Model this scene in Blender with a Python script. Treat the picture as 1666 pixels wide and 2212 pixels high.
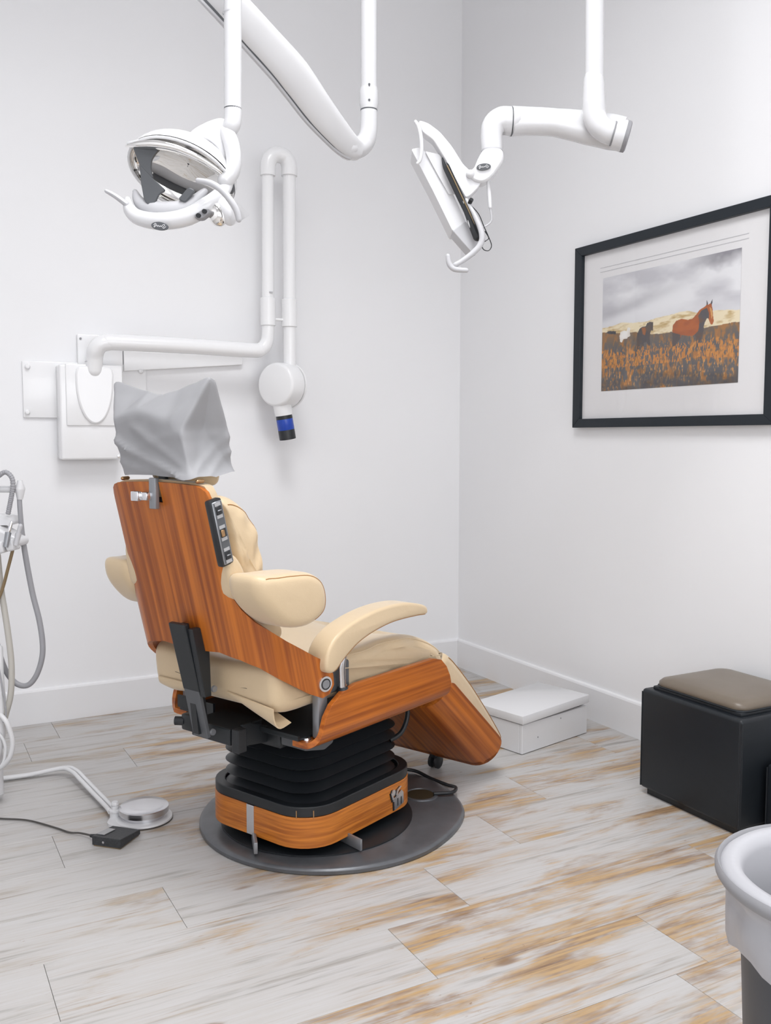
import bpy, bmesh, math, random
import numpy as np
from mathutils import Vector, Matrix
random.seed(7)
PI = math.pi
S = bpy.context.scene
COL = S.collection
for o in list(bpy.data.objects):
    bpy.data.objects.remove(o)

# ------------------------------------------------------------------ camera
CAM_H, YAW, TILT = 1.30, math.radians(28.1), math.radians(4.591)
cd = bpy.data.cameras.new('camera')
cd.sensor_fit = 'VERTICAL'; cd.sensor_height = 24.0; cd.lens = 2005.0 / 2212.0 * 24.0
cd.clip_start = 0.02
cam = bpy.data.objects.new('camera', cd); COL.objects.link(cam)
cam.location = (0, 0, CAM_H)
cam.rotation_euler = (PI / 2 - TILT, 0, -YAW)
S.camera = cam

# ------------------------------------------------------------------ world, lights, exposure
S.view_settings.view_transform = 'Standard'
S.view_settings.look = 'None'
S.view_settings.gamma = 1.0
S.view_settings.use_curve_mapping = False
S.view_settings.exposure = 0.07
w = bpy.data.worlds.new('world'); S.world = w; w.use_nodes = True
w.node_tree.nodes['Background'].inputs[0].default_value = (0.96, 0.975, 1.0, 1)
w.node_tree.nodes['Background'].inputs[1].default_value = 3.3
ROOM = dict(x0=-1.35, x1=2.825, y0=-1.6, y1=4.41, h=4.25)
# ceiling light fixtures: centre (x, y), size (x, y), watts
FIXTURES = [((0.35, 0.2), 100), ((0.9, 1.75), 155)]
LIGHT_GAIN = 0.295

# ------------------------------------------------------------------ materials
def sl(c):
    return tuple(((x / 255.0) / 12.92) if x / 255.0 <= 0.04045 else (((x / 255.0) + 0.055) / 1.055) ** 2.4 for x in c)

class NT:
    """small helper round a material node tree"""
    def __init__(self, name):
        self.m = bpy.data.materials.new(name); self.m.use_nodes = True
        self.t = self.m.node_tree; self.n = self.t.nodes
        self.b = self.n['Principled BSDF']
    def new(self, typ, **kw):
        nd = self.n.new(typ)
        for k, v in kw.items():
            if k.startswith('_'): nd.inputs[k[1:].replace('_', ' ')].default_value = v
            else: setattr(nd, k, v)
        return nd
    def link(self, a, b): self.t.links.new(a, b)
    def math(self, op, a, b=None, c=None, clamp=False):
        nd = self.n.new('ShaderNodeMath'); nd.operation = op; nd.use_clamp = clamp
        for i, x in enumerate((a, b, c)):
            if x is None: continue
            if isinstance(x, (int, float)): nd.inputs[i].default_value = x
            else: self.link(x, nd.inputs[i])
        return nd.outputs[0]
    def step(self, x, lo, hi):
        nd = self.n.new('ShaderNodeMapRange'); nd.interpolation_type = 'SMOOTHSTEP'
        self.link(x, nd.inputs[0]); nd.inputs[1].default_value = lo; nd.inputs[2].default_value = hi
        return nd.outputs[0]
    def mix(self, f, a, b, blend='MIX'):
        nd = self.n.new('ShaderNodeMix'); nd.data_type = 'RGBA'; nd.blend_type = blend
        if isinstance(f, (int, float)): nd.inputs[0].default_value = f
        else: self.link(f, nd.inputs[0])
        for i, x in ((6, a), (7, b)):
            if isinstance(x, tuple): nd.inputs[i].default_value = (*x[:3], 1)
            else: self.link(x, nd.inputs[i])
        return nd.outputs[2]
    def coords(self, kind='Object'):
        if kind == 'World': return self.new('ShaderNodeNewGeometry').outputs['Position']
        return self.new('ShaderNodeTexCoord').outputs[kind]
    def mapping(self, v, scale=(1, 1, 1), loc=(0, 0, 0), rot=(0, 0, 0)):
        nd = self.n.new('ShaderNodeMapping'); self.link(v, nd.inputs[0])
        nd.inputs[1].default_value = loc; nd.inputs[2].default_value = rot; nd.inputs[3].default_value = scale
        return nd.outputs[0]
    def noise(self, v, scale=5, detail=4, rough=0.55, dist=0.0):
        nd = self.n.new('ShaderNodeTexNoise'); self.link(v, nd.inputs['Vector'])
        nd.inputs['Scale'].default_value = scale; nd.inputs['Detail'].default_value = detail
        nd.inputs['Roughness'].default_value = rough; nd.inputs['Distortion'].default_value = dist
        return nd.outputs['Fac']
    def bump(self, h, strength=0.2, dist=0.002):
        nd = self.n.new('ShaderNodeBump'); nd.inputs['Strength'].default_value = strength
        nd.inputs['Distance'].default_value = dist; self.link(h, nd.inputs['Height'])
        self.link(nd.outputs[0], self.b.inputs['Normal'])
    def col(self, c):
        if isinstance(c, tuple): self.b.inputs['Base Color'].default_value = (*c[:3], 1)
        else: self.link(c, self.b.inputs['Base Color'])

def plain(name, col, rough=0.5, metal=0.0, spec=0.5, coat=0.0, bump=0.0, bscale=200.0, var=0.06, nscale=6.0, emit=0.0):
    """one-colour material with slight procedural tone variation and optional fine grain relief"""
    t = NT(name)
    v = t.coords('Object')
    n = t.noise(v, nscale, 3)
    lo = tuple(x * (1 - var) for x in col); hi = tuple(min(1, x * (1 + var)) for x in col)
    t.col(t.mix(n, lo, hi))
    t.b.inputs['Roughness'].default_value = rough; t.b.inputs['Metallic'].default_value = metal
    t.b.inputs['Specular IOR Level'].default_value = spec
    t.b.inputs['Coat Weight'].default_value = coat; t.b.inputs['Coat Roughness'].default_value = 0.08
    if bump: t.bump(t.noise(v, bscale, 3), bump, 0.001)
    if emit:
        t.b.inputs['Emission Color'].default_value = (*col, 1); t.b.inputs['Emission Strength'].default_value = emit
    return t.m

def wood_mat(name, stretch, light=(0.56, 0.165, 0.022), dark=(0.25, 0.058, 0.010), rings=26.0, shear=0.0):
    t = NT(name)
    v = t.coords('Object')
    if shear:   # follow boards that lean: x + shear * z
        sp = t.new('ShaderNodeSeparateXYZ'); t.link(v, sp.inputs[0]); cb_ = t.new('ShaderNodeCombineXYZ')
        t.link(t.math('ADD', sp.outputs[0], t.math('MULTIPLY', sp.outputs[2], shear)), cb_.inputs[0])
        t.link(sp.outputs[1], cb_.inputs[1]); t.link(sp.outputs[2], cb_.inputs[2]); v = cb_.outputs[0]
    warp = t.mapping(v, tuple(s * 0.22 for s in stretch))
    g1 = t.noise(warp, 1.0, 2, 0.5, 0.25)
    bands = t.math('FRACT', t.math('MULTIPLY', g1, rings))
    bands = t.math('ABSOLUTE', t.math('SUBTRACT', bands, 0.5))
    g2 = t.noise(t.mapping(v, tuple(s * 4.5 for s in stretch)), 1.0, 2, 0.6)
    g3 = t.noise(t.mapping(v, (3, 3, 3)), 1.0, 2)
    f = t.math('ADD', t.math('MULTIPLY', bands, 0.36), t.math('MULTIPLY', g2, 1.0))
    f = t.math('ADD', f, t.math('MULTIPLY', g3, 0.3))
    f = t.step(f, 0.45, 1.05)
    t.col(t.mix(f, dark, light))
    t.b.inputs['Roughness'].default_value = 0.36; t.b.inputs['Specular IOR Level'].default_value = 0.4
    t.b.inputs['Coat Weight'].default_value = 0.12; t.b.inputs['Coat Roughness'].default_value = 0.25
    t.bump(g2, 0.08, 0.0006)
    return t.m

def leather_mat(name, col, rough=0.42):
    t = NT(name)
    v = t.coords('Object')
    n = t.noise(v, 7, 4)
    t.col(t.mix(n, tuple(x * 0.93 for x in col), tuple(min(1, x * 1.06) for x in col)))
    vor = t.new('ShaderNodeTexVoronoi'); vor.inputs['Scale'].default_value = 420.0
    t.link(v, vor.inputs['Vector'])
    wr = t.noise(t.mapping(v, (14, 5, 14)), 1.0, 3, 0.5, 0.8)
    h = t.math('ADD', t.math('MULTIPLY', vor.outputs['Distance'], 0.12), wr)
    t.bump(h, 0.22, 0.006)
    t.b.inputs['Roughness'].default_value = rough; t.b.inputs['Specular IOR Level'].default_value = 0.5
    t.b.inputs['Sheen Weight'].default_value = 0.4; t.b.inputs['Sheen Roughness'].default_value = 0.4
    return t.m

def floor_mat():
    t = NT('whitewashed_plank')
    pos = t.coords('World')
    sep = t.new('ShaderNodeSeparateXYZ'); t.link(pos, sep.inputs[0])
    rnd = t.new('ShaderNodeObjectInfo').outputs['Random']
    cmb = t.new('ShaderNodeCombineXYZ')
    t.link(t.math('ADD', sep.outputs[0], t.math('MULTIPLY', rnd, 37.0)), cmb.inputs[0])
    t.link(t.math('ADD', sep.outputs[1], t.math('MULTIPLY', rnd, 11.0)), cmb.inputs[1])
    t.link(t.math('MULTIPLY', rnd, 5.0), cmb.inputs[2])
    v = cmb.outputs[0]
    patch = t.noise(t.mapping(v, (1.7, 7.0, 1)), 1.0, 5, 0.62, 0.35)
    grain = t.noise(t.mapping(v, (4.5, 95.0, 1)), 1.0, 4, 0.65)
    streak = t.noise(t.mapping(v, (2.2, 34.0, 1), (3.1, 1.7, 0)), 1.0, 4, 0.6, 0.2)
    fleck = t.noise(t.mapping(v, (26.0, 80.0, 1), (8.0, 2.0, 0)), 1.0, 3, 0.6)
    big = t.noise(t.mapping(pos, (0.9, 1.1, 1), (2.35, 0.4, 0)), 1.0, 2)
    # browner towards the right: tint of the chair's shade put into the boards
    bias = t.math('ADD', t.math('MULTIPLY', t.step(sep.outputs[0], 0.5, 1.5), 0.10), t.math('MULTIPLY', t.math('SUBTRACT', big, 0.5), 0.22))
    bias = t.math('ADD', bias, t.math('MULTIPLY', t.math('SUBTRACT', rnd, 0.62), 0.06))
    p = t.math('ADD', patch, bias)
    p = t.math('ADD', p, t.math('MULTIPLY', t.math('SUBTRACT', grain, 0.5), 0.34))
    worn = t.step(p, 0.515, 0.72)  # own worn patches plus the shade tint in bias
    gs = t.step(t.math('ADD', streak, t.math('MULTIPLY', t.math('SUBTRACT', grain, 0.5), 0.3)), 0.52, 0.74)
    base = t.mix(gs, (0.50, 0.49, 0.488), (0.295, 0.28, 0.262))
    base = t.mix(t.step(grain, 0.3, 0.7), t.mix(0.5, base, (0.43, 0.405, 0.378)), base)
    brown = t.mix(t.step(t.math('ADD', grain, t.math('MULTIPLY', t.math('SUBTRACT', streak, 0.5), 0.8)), 0.3, 0.68), (0.155, 0.066, 0.016), (0.47, 0.295, 0.12))
    # the same tint: brown greyed on the left, kept warm on the right
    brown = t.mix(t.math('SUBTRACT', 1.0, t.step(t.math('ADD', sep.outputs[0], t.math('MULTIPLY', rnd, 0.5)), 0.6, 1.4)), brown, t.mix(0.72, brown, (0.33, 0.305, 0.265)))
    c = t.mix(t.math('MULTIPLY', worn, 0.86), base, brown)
    fine = t.noise(t.mapping(v, (2.5, 170.0, 1), (1.0, 5.0, 0)), 1.0, 3, 0.6)
    fine = t.math('MULTIPLY', t.step(fine, 0.55, 0.72), t.math('ADD', 0.16, t.math('MULTIPLY', t.step(p, 0.42, 0.62), 0.4)))
    c = t.mix(fine, c, (0.27, 0.17, 0.085))
    fl = t.math('MULTIPLY', t.step(fleck, 0.69, 0.77), t.step(p, 0.42, 0.6))
    c = t.mix(t.math('MULTIPLY', fl, 0.7), c, (0.20, 0.085, 0.02))
    vor = t.new('ShaderNodeTexVoronoi'); vor.inputs['Scale'].default_value = 1.0
    t.link(t.mapping(v, (1.5, 3.6, 1)), vor.inputs['Vector'])
    kd = t.math('ADD', vor.outputs['Distance'], t.math('MULTIPLY', t.math('SUBTRACT', streak, 0.5), 0.10))
    knot = t.step(kd, 0.085, 0.035)
    c = t.mix(t.math('MULTIPLY', knot, 0.8), c, (0.19, 0.10, 0.04))
    t.col(c)
    t.b.inputs['Roughness'].default_value = 0.42; t.b.inputs['Specular IOR Level'].default_value = 0.45
    t.bump(t.math('ADD', grain, t.math('MULTIPLY', worn, -0.5)), 0.12, 0.001)
    return t.m

M = {}
M['wall'] = plain('white_wall_paint', (0.87, 0.87, 0.885), 0.55, var=0.01, nscale=1.5, bump=0.05, bscale=90)
M['ceil'] = plain('ceiling_paint', (0.85, 0.85, 0.86), 0.7, var=0.01)
M['trim'] = plain('white_trim_gloss', (0.82, 0.82, 0.835), 0.3, var=0.01)
M['subfloor'] = plain('subfloor_joint', (0.22, 0.17, 0.11), 0.8)
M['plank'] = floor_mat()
M['diffuser'] = plain('lamp_diffuser', (1.0, 0.99, 0.98), 0.6, var=0.0, emit=1.0)
M['woodv'] = wood_mat('oak_veneer_upright', (13.0, 13.0, 0.35), shear=0.2493)
M['woodu'] = wood_mat('oak_veneer_level', (0.35, 6.0, 16.0))
M['woodb'] = wood_mat('oak_veneer_band', (1.4, 1.4, 34.0), light=(0.64, 0.215, 0.03), dark=(0.36, 0.10, 0.014), rings=12)
M['woodl2'] = wood_mat('oak_veneer_leg_rest', (0.3, 13.0, 13.0))
M['leather'] = leather_mat('tan_leather', (0.63, 0.485, 0.31))
M['stitch'] = plain('brown_stitching', (0.34, 0.17, 0.06), 0.7)
M['bag'] = plain('grey_paper', (0.32, 0.32, 0.333), 0.6, var=0.03, bump=0.15, bscale=60)
M['rubber'] = plain('black_rubber', (0.012, 0.0145, 0.0175), 0.42, spec=0.5, bump=0.06)
M['blackmetal'] = plain('black_painted_steel', (0.013, 0.016, 0.019), 0.42, spec=0.5)
M['blackpl'] = plain('black_plastic', (0.013, 0.015, 0.018), 0.4)
M['plate'] = plain('scuffed_base_plate', (0.115, 0.12, 0.13), 0.33, metal=0.35, var=0.35, nscale=14, bump=0.1)
M['darkgrey'] = plain('dark_grey_fabric', (0.11, 0.115, 0.125), 0.85, bump=0.3)
M['greymetal'] = plain('grey_steel', (0.30, 0.31, 0.33), 0.35, metal=0.6)
M['chrome'] = plain('chrome', (0.78, 0.78, 0.80), 0.10, metal=1.0, var=0.02)
M['brushed'] = plain('brushed_steel', (0.72, 0.72, 0.74), 0.24, metal=1.0, var=0.04)
M['mirror'] = plain('mirror_reflector', (0.93, 0.92, 0.90), 0.02, metal=1.0, var=0.0)
M['xwhite'] = plain('bright_white_enamel', (0.88, 0.88, 0.89), 0.25, coat=0.3, var=0.01)
M['white'] = plain('white_enamel', (0.69, 0.69, 0.705), 0.22, coat=0.3, var=0.01)
M['offwhite'] = plain('white_plastic', (0.74, 0.74, 0.76), 0.35, var=0.02)
M['greyw'] = plain('light_grey_plastic', (0.52, 0.52, 0.54), 0.4, var=0.02)
M['shield'] = plain('slate_grey_plastic', (0.085, 0.09, 0.098), 0.45)
M['midgrey'] = plain('mid_grey_plastic', (0.27, 0.27, 0.285), 0.45)
M['black_leather'] = plain('black_leatherette', (0.011, 0.014, 0.018), 0.42, spec=0.38, bump=0.12, bscale=150, var=0.15)
M['binliner'] = plain('white_bin_liner', (0.43, 0.43, 0.455), 0.35, var=0.03)
M['binbody'] = plain('dark_grey_bin_plastic', (0.055, 0.06, 0.07), 0.45)
M['bluecone'] = plain('blue_plastic', (0.012, 0.06, 0.42), 0.25)
M['framepaint'] = plain('charcoal_frame_paint', (0.013, 0.018, 0.024), 0.45, spec=0.35, var=0.08)
M['mat'] = plain('white_mat_board', (0.80, 0.79, 0.80), 0.8, var=0.01)
M['hose_grey'] = plain('grey_hose', (0.33, 0.33, 0.35), 0.45)
M['hose_beige'] = plain('beige_hose', (0.50, 0.48, 0.44), 0.45)
M['hose_white'] = plain('white_hose', (0.70, 0.70, 0.71), 0.4)
M['cord_brown'] = plain('brown_cord', (0.24, 0.17, 0.09), 0.5)
M['cord_dark'] = plain('dark_cord', (0.06, 0.055, 0.05), 0.5)
M['label'] = plain('paper_label', (0.38, 0.38, 0.39), 0.6)
M['copper'] = plain('bronze_metal', (0.40, 0.24, 0.12), 0.3, metal=0.8)
M['brown_leather'] = plain('faded_brown_leatherette', (0.155, 0.125, 0.095), 0.38, spec=0.55, bump=0.12, bscale=150, var=0.2)
M['pedal_black'] = plain('speckled_black_plastic', (0.03, 0.032, 0.035), 0.55, var=0.9, nscale=180)
M['spun'] = plain('spun_steel', (0.70, 0.70, 0.72), 0.22, metal=1.0, var=0.03)
M['spun'].node_tree.nodes['Principled BSDF'].inputs['Anisotropic'].default_value = 0.8
M['hole'] = plain('dark_brown_recess', (0.035, 0.025, 0.01), 0.6)

def glass_mat():
    t = NT('picture_glass')
    lw = t.new('ShaderNodeLayerWeight'); lw.inputs[0].default_value = 0.5
    fr = t.math('ADD', t.math('MULTIPLY', t.math('POWER', lw.outputs['Facing'], 5.0), 0.9), 0.03)
    tr = t.new('ShaderNodeBsdfTransparent'); gl = t.new('ShaderNodeBsdfGlossy'); gl.inputs['Roughness'].default_value = 0.02
    mx = t.new('ShaderNodeMixShader')
    t.link(fr, mx.inputs[0]); t.link(tr.outputs[0], mx.inputs[1]); t.link(gl.outputs[0], mx.inputs[2])
    t.link(mx.outputs[0], t.n['Material Output'].inputs[0])
    return t.m
M['glass'] = glass_mat()
def clear_mat():
    t = NT('clear_acrylic')
    tr = t.new('ShaderNodeBsdfTransparent'); tr.inputs[0].default_value = (0.95, 0.95, 0.95, 1)
    gl = t.new('ShaderNodeBsdfGlossy'); gl.inputs['Roughness'].default_value = 0.06
    mx = t.new('ShaderNodeMixShader'); mx.inputs[0].default_value = 0.10
    t.link(tr.outputs[0], mx.inputs[1]); t.link(gl.outputs[0], mx.inputs[2])
    t.link(mx.outputs[0], t.n['Material Output'].inputs[0])
    return t.m
M['clear'] = clear_mat()

# ------------------------------------------------------------------ mesh helpers
def V3(*a): return Vector(a)

class MB:
    """collects shapes; build() links them as ONE mesh object"""
    def __init__(self): self.v = []; self.f = []
    def add(self, vs, fs):
        o = len(self.v)
        self.v += [tuple(p) for p in vs]; self.f += [tuple(i + o for i in f) for f in fs]
        return self
    def bm(self, bm):
        bm.verts.ensure_lookup_table(); bm.verts.index_update()
        self.add([v.co[:] for v in bm.verts], [[v.index for v in f.verts] for f in bm.faces]); bm.free(); return self
    def box(self, a, b, bev=0.0, seg=2, mtx=None):
        bm = bmesh.new(); bmesh.ops.create_cube(bm, size=1.0)
        a = Vector(a); b = Vector(b)
        for v in bm.verts:
            v.co = Vector(((a.x + b.x) / 2 + v.co.x * (b.x - a.x), (a.y + b.y) / 2 + v.co.y * (b.y - a.y), (a.z + b.z) / 2 + v.co.z * (b.z - a.z)))
        if bev: bmesh.ops.bevel(bm, geom=bm.edges[:], offset=bev, segments=seg, affect='EDGES', profile=0.5)
        if mtx is not None: bm.transform(mtx)
        return self.bm(bm)
    def loft(self, rings, cap=True, closed=True):
        n = len(rings[0]); vs = [p for r in rings for p in r]; fs = []
        for k in range(len(rings) - 1):
            for i in range(n if closed else n - 1):
                j = (i + 1) % n
                fs.append((k * n + i, k * n + j, (k + 1) * n + j, (k + 1) * n + i))
        if cap and closed:
            fs.append(tuple(range(n - 1, -1, -1))); fs.append(tuple((len(rings) - 1) * n + i for i in range(n)))
        return self.add(vs, fs)
    def tube(self, path, r, n=14, cap=True, flat=None, round_end=False):
        P = [Vector(p) for p in path]; m = len(P)
        R = r if isinstance(r, (list, tuple)) else [r] * m
        T = []
        for i in range(m):
            d = P[min(i + 1, m - 1)] - P[max(i - 1, 0)]; T.append(d.normalized())
        ref = Vector((0, 0, 1)) if abs(T[0].z) < 0.9 else Vector((1, 0, 0))
        nrm = (ref - T[0] * ref.dot(T[0])).normalized(); rings = []
        def ring(p, t, nr, rr):
            b = t.cross(nr); k = flat if flat else 1.0
            return [p + nr * (math.cos(2 * PI * i / n) * rr) + b * (math.sin(2 * PI * i / n) * rr * k) for i in range(n)]
        for i in range(m):
            nrm = (nrm - T[i] * nrm.dot(T[i])).normalized()
            if round_end and i == 0:
                for a in (0.08, 0.35, 0.7): rings.append(ring(P[0] - T[0] * R[0] * math.cos(a * PI / 2), T[0], nrm, R[0] * math.sin(a * PI / 2)))
            rings.append(ring(P[i], T[i], nrm, R[i]))
            if round_end and i == m - 1:
                for a in (0.7, 0.35, 0.08): rings.append(ring(P[i] + T[i] * R[i] * math.cos(a * PI / 2), T[i], nrm, R[i] * math.sin(a * PI / 2)))
        return self.loft(rings, cap)
    def lathe(self, prof, origin=(0, 0, 0), axis=(0, 0, 1), n=32, cap=True):
        ax = Vector(axis).normalized(); o = Vector(origin)
        ref = Vector((0, 0, 1)) if abs(ax.z) < 0.9 else Vector((1, 0, 0))
        e1 = (ref - ax * ref.dot(ax)).normalized(); e2 = ax.cross(e1)
        rings = [[o + ax * h + (e1 * math.cos(2 * PI * i / n) + e2 * math.sin(2 * PI * i / n)) * max(r, 1e-4) for i in range(n)] for r, h in prof]
        return self.loft(rings, cap)
    def prism(self, pts, fn, t0, t1):
        """polygon pts (a, b) pushed through fn(a, b, t) at t0 and t1"""
        n = len(pts)
        vs = [fn(a, b, t0) for a, b in pts] + [fn(a, b, t1) for a, b in pts]
        fs = [tuple(range(n - 1, -1, -1)), tuple(range(n, 2 * n))] + [(i, (i + 1) % n, n + (i + 1) % n, n + i) for i in range(n)]
        return self.add(vs, fs)
    def puffy(self, prof, v0, v1, r, n=5, mapf=None):
        """closed (u, z) profile extruded along v with rounded shoulders of radius r"""
        P = [Vector(p).to_2d() for p in prof]; m = len(P)
        area = sum(P[i].x * P[(i + 1) % m].y - P[(i + 1) % m].x * P[i].y for i in range(m))
        sg = 1.0 if area > 0 else -1.0
        N = []
        for i in range(m):
            d = (P[(i + 1) % m] - P[i - 1]); N.append(Vector((d.y, -d.x)).normalized() * sg)
        rings = []
        def ring(d, v):
            pts = [(P[i].x - N[i].x * d, v, P[i].y - N[i].y * d) for i in range(m)]
            return [mapf(*p) for p in pts] if mapf else pts
        ks = [i / n for i in range(n + 1)]
        for k in ks:
            a = k * PI / 2; rings.append(ring(r * (1 - math.sin(a)), v0 + r * (1 - math.cos(a))))
        mid = 6
        for i in range(1, mid): rings.append(ring(0, v0 + r + (v1 - v0 - 2 * r) * i / mid))
        for k in reversed(ks):
            a = k * PI / 2; rings.append(ring(r * (1 - math.sin(a)), v1 - r * (1 - math.cos(a))))
        self.rings = rings
        return self.loft(rings)
    def dome(self, prof, v0, v1, r, c=0.6, n=6, mapf=None):
        """like puffy, for plump convex shapes: end rings shrink towards the centre of the profile"""
        P = [Vector(p).to_2d() for p in prof]; m = len(P)
        ce = sum(P, Vector((0, 0))) / m; rings = []
        def ring(sc, v):
            pts = [(ce.x + (p.x - ce.x) * sc, v, ce.y + (p.y - ce.y) * sc) for p in P]
            return [mapf(*q) for q in pts] if mapf else pts
        ks = [i / n for i in range(n + 1)]
        inner = [x for x in (0.02, 0.2, 0.4, 0.55) if x < 1 - c - 0.05]
        for x in inner: rings.append(ring(x, v0 - 0.003 * (1 - x)))
        self.first = len(rings)
        for k in ks: a = k * PI / 2; rings.append(ring(1 - c * (1 - math.sin(a)), v0 + r * (1 - math.cos(a))))
        for i in range(1, 4): rings.append(ring(1, v0 + r + (v1 - v0 - 2 * r) * i / 4))
        for k in reversed(ks): a = k * PI / 2; rings.append(ring(1 - c * (1 - math.sin(a)), v1 - r * (1 - math.cos(a))))
        for x in reversed(inner): rings.append(ring(x, v1 + 0.003 * (1 - x)))
        self.rings = rings
        return self.loft(rings)
    def sheet(self, outline, cuts, fn, thick):
        """flat outline (a, b) cut at a = cuts, pushed through fn(a, b, t) as a plate of given thickness"""
        bm = bmesh.new()
        f = bm.faces.new([bm.verts.new((a, b, 0)) for a, b in outline])
        bmesh.ops.triangulate(bm, faces=[f], ngon_method='EAR_CLIP')
        for c in cuts:
            bmesh.ops.bisect_plane(bm, geom=bm.verts[:] + bm.edges[:] + bm.faces[:], dist=1e-6, plane_co=(c, 0, 0), plane_no=(1, 0, 0))
        bm.verts.ensure_lookup_table(); bm.verts.index_update()
        co = [v.co.copy() for v in bm.verts]; n = len(co)
        faces = [[v.index for v in f.verts] for f in bm.faces]
        if sum((f.normal.z for f in bm.faces), 0.0) < 0: faces = [q[::-1] for q in faces]
        cnt = {}
        for q in faces:
            for i in range(len(q)): cnt[(q[i], q[(i + 1) % len(q)])] = 1
        vs = [fn(c.x, c.y, 0.0) for c in co] + [fn(c.x, c.y, thick) for c in co]
        fs = [tuple(q) for q in faces] + [tuple(i + n for i in q[::-1]) for q in faces]
        for (a, b) in cnt:
            if (b, a) not in cnt: fs.append((b, a, a + n, b + n))
        bm.free()
        return self.add(vs, fs)
    def build(self, name, mat, parent=None, smooth=40, bevel=0.0, subsurf=0):
        me = bpy.data.meshes.new(name); me.from_pydata(self.v, [], self.f)
        bm = bmesh.new(); bm.from_mesh(me)
        bmesh.ops.remove_doubles(bm, verts=bm.verts, dist=1e-6)
        bmesh.ops.recalc_face_normals(bm, faces=bm.faces); bm.to_mesh(me); bm.free()
        if smooth:
            me.polygons.foreach_set('use_smooth', [True] * len(me.polygons))
            me.set_sharp_from_angle(angle=math.radians(smooth))
        me.materials.append(M[mat] if isinstance(mat, str) else mat)
        o = bpy.data.objects.new(name, me); COL.objects.link(o)
        if parent is not None: o.parent = parent
        if bevel:
            b = o.modifiers.new('bevel', 'BEVEL'); b.width = bevel; b.segments = 2; b.limit_method = 'ANGLE'; b.angle_limit = math.radians(40)
        if subsurf:
            s = o.modifiers.new('subdivision', 'SUBSURF'); s.levels = subsurf; s.render_levels = subsurf
        return o

def tag(o, label=None, cat=None, group=None, kind=None):
    if label: o['label'] = label
    if cat: o['category'] = cat
    if group: o['group'] = group
    if kind: o['kind'] = kind
    return o
def thing(name, label, cat, loc=(0, 0, 0), rz=0.0, group=None):
    o = bpy.data.objects.new(name, None); COL.objects.link(o)
    o.empty_display_size = 0.05
    o.location = loc; o.rotation_euler = (0, 0, rz)
    return tag(o, label, cat, group)
def spline(pts, k=8, closed=False):
    P = [Vector(p) for p in pts]; n = len(P); out = []
    rng = range(n) if closed else range(n - 1)
    for i in rng:
        if closed: a, b, c, d = P[i - 1], P[i], P[(i + 1) % n], P[(i + 2) % n]
        else: a, b, c, d = P[max(i - 1, 0)], P[i], P[i + 1], P[min(i + 2, n - 1)]
        for j in range(k):
            t = j / k
            out.append(0.5 * ((2 * b) + (c - a) * t + (2 * a - 5 * b + 4 * c - d) * t * t + (3 * b - a - 3 * c + d) * t ** 3))
    if not closed: out.append(P[-1])
    return out
def rrect(x0, x1, y0, y1, r, n=6):
    out = []
    for cx, cy, a0 in ((x1 - r, y1 - r, 0), (x0 + r, y1 - r, 90), (x0 + r, y0 + r, 180), (x1 - r, y0 + r, 270)):
        for i in range(n + 1):
            a = math.radians(a0 + 90 * i / n); out.append((cx + r * math.cos(a), cy + r * math.sin(a)))
    return out
def roundpoly(pts, r, n=4):
    """round the corners of a polygon; r may be a list"""
    m = len(pts); out = []
    for i in range(m):
        p = Vector(pts[i]); a = Vector(pts[i - 1]); b = Vector(pts[(i + 1) % m])
        rr = r[i] if isinstance(r, (list, tuple)) else r
        d1 = (a - p); d2 = (b - p)
        rr = min(rr, d1.length * 0.48, d2.length * 0.48)
        if rr <= 0: out.append(tuple(p)); continue
        s = p + d1.normalized() * rr; e = p + d2.normalized() * rr
        for k in range(n + 1):
            t = k / n; out.append(tuple(s * (1 - t) ** 2 + p * 2 * t * (1 - t) + e * t * t))
    return out

# ------------------------------------------------------------------ the room
X0, X1, Y0, Y1, HC = ROOM['x0'], ROOM['x1'], ROOM['y0'], ROOM['y1'], ROOM['h']
tag(MB().box((X0 - 0.1, Y1, -0.05), (X1 + 0.1, Y1 + 0.1, HC)).build('wall_back', 'wall', smooth=0), 'plain white wall behind the x-ray arm and the chair', 'wall', kind='structure')
tag(MB().box((X1, Y0 - 0.1, -0.05), (X1 + 0.1, Y1, HC)).build('wall_right', 'wall', smooth=0), 'plain white wall where the horse picture hangs', 'wall', kind='structure')
tag(MB().box((X0 - 0.1, Y0 - 0.1, -0.05), (X0, Y1, HC)).build('wall_left', 'wall', smooth=0), 'plain white side wall outside the picture', 'wall', kind='structure')
# unseen window added behind the viewer so that daylight evens out the walls
WX0, WX1, WZ0, WZ1 = -0.95, 2.35, 0.85, 2.95
wf = MB().box((X0, Y0 - 0.1, -0.05), (X1, Y0, WZ0)).box((X0, Y0 - 0.1, WZ1), (X1, Y0, HC)).box((X0, Y0 - 0.1, WZ0), (WX0, Y0, WZ1)).box((WX1, Y0 - 0.1, WZ0), (X1, Y0, WZ1))
tag(wf.build('wall_front', 'wall', smooth=0), 'plain white wall behind the viewer with a window added for light', 'wall', kind='structure')
wfr = MB()
for a, b in (((WX0, WZ0), (WX1, WZ0 + 0.05)), ((WX0, WZ1 - 0.05), (WX1, WZ1)), ((WX0, WZ0 + 0.05), (WX0 + 0.05, WZ1 - 0.05)), ((WX1 - 0.05, WZ0 + 0.05), (WX1, WZ1 - 0.05)), (((WX0 + WX1) / 2 - 0.03, WZ0 + 0.05), ((WX0 + WX1) / 2 + 0.03, WZ1 - 0.05))):
    wfr.box((a[0], Y0 - 0.08, a[1]), (b[0], Y0 - 0.02, b[1]))
tag(wfr.build('fill_window_1', 'trim', smooth=0), 'wide white-framed window added unseen behind the viewer to even the wall light', 'window', kind='structure')
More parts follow.
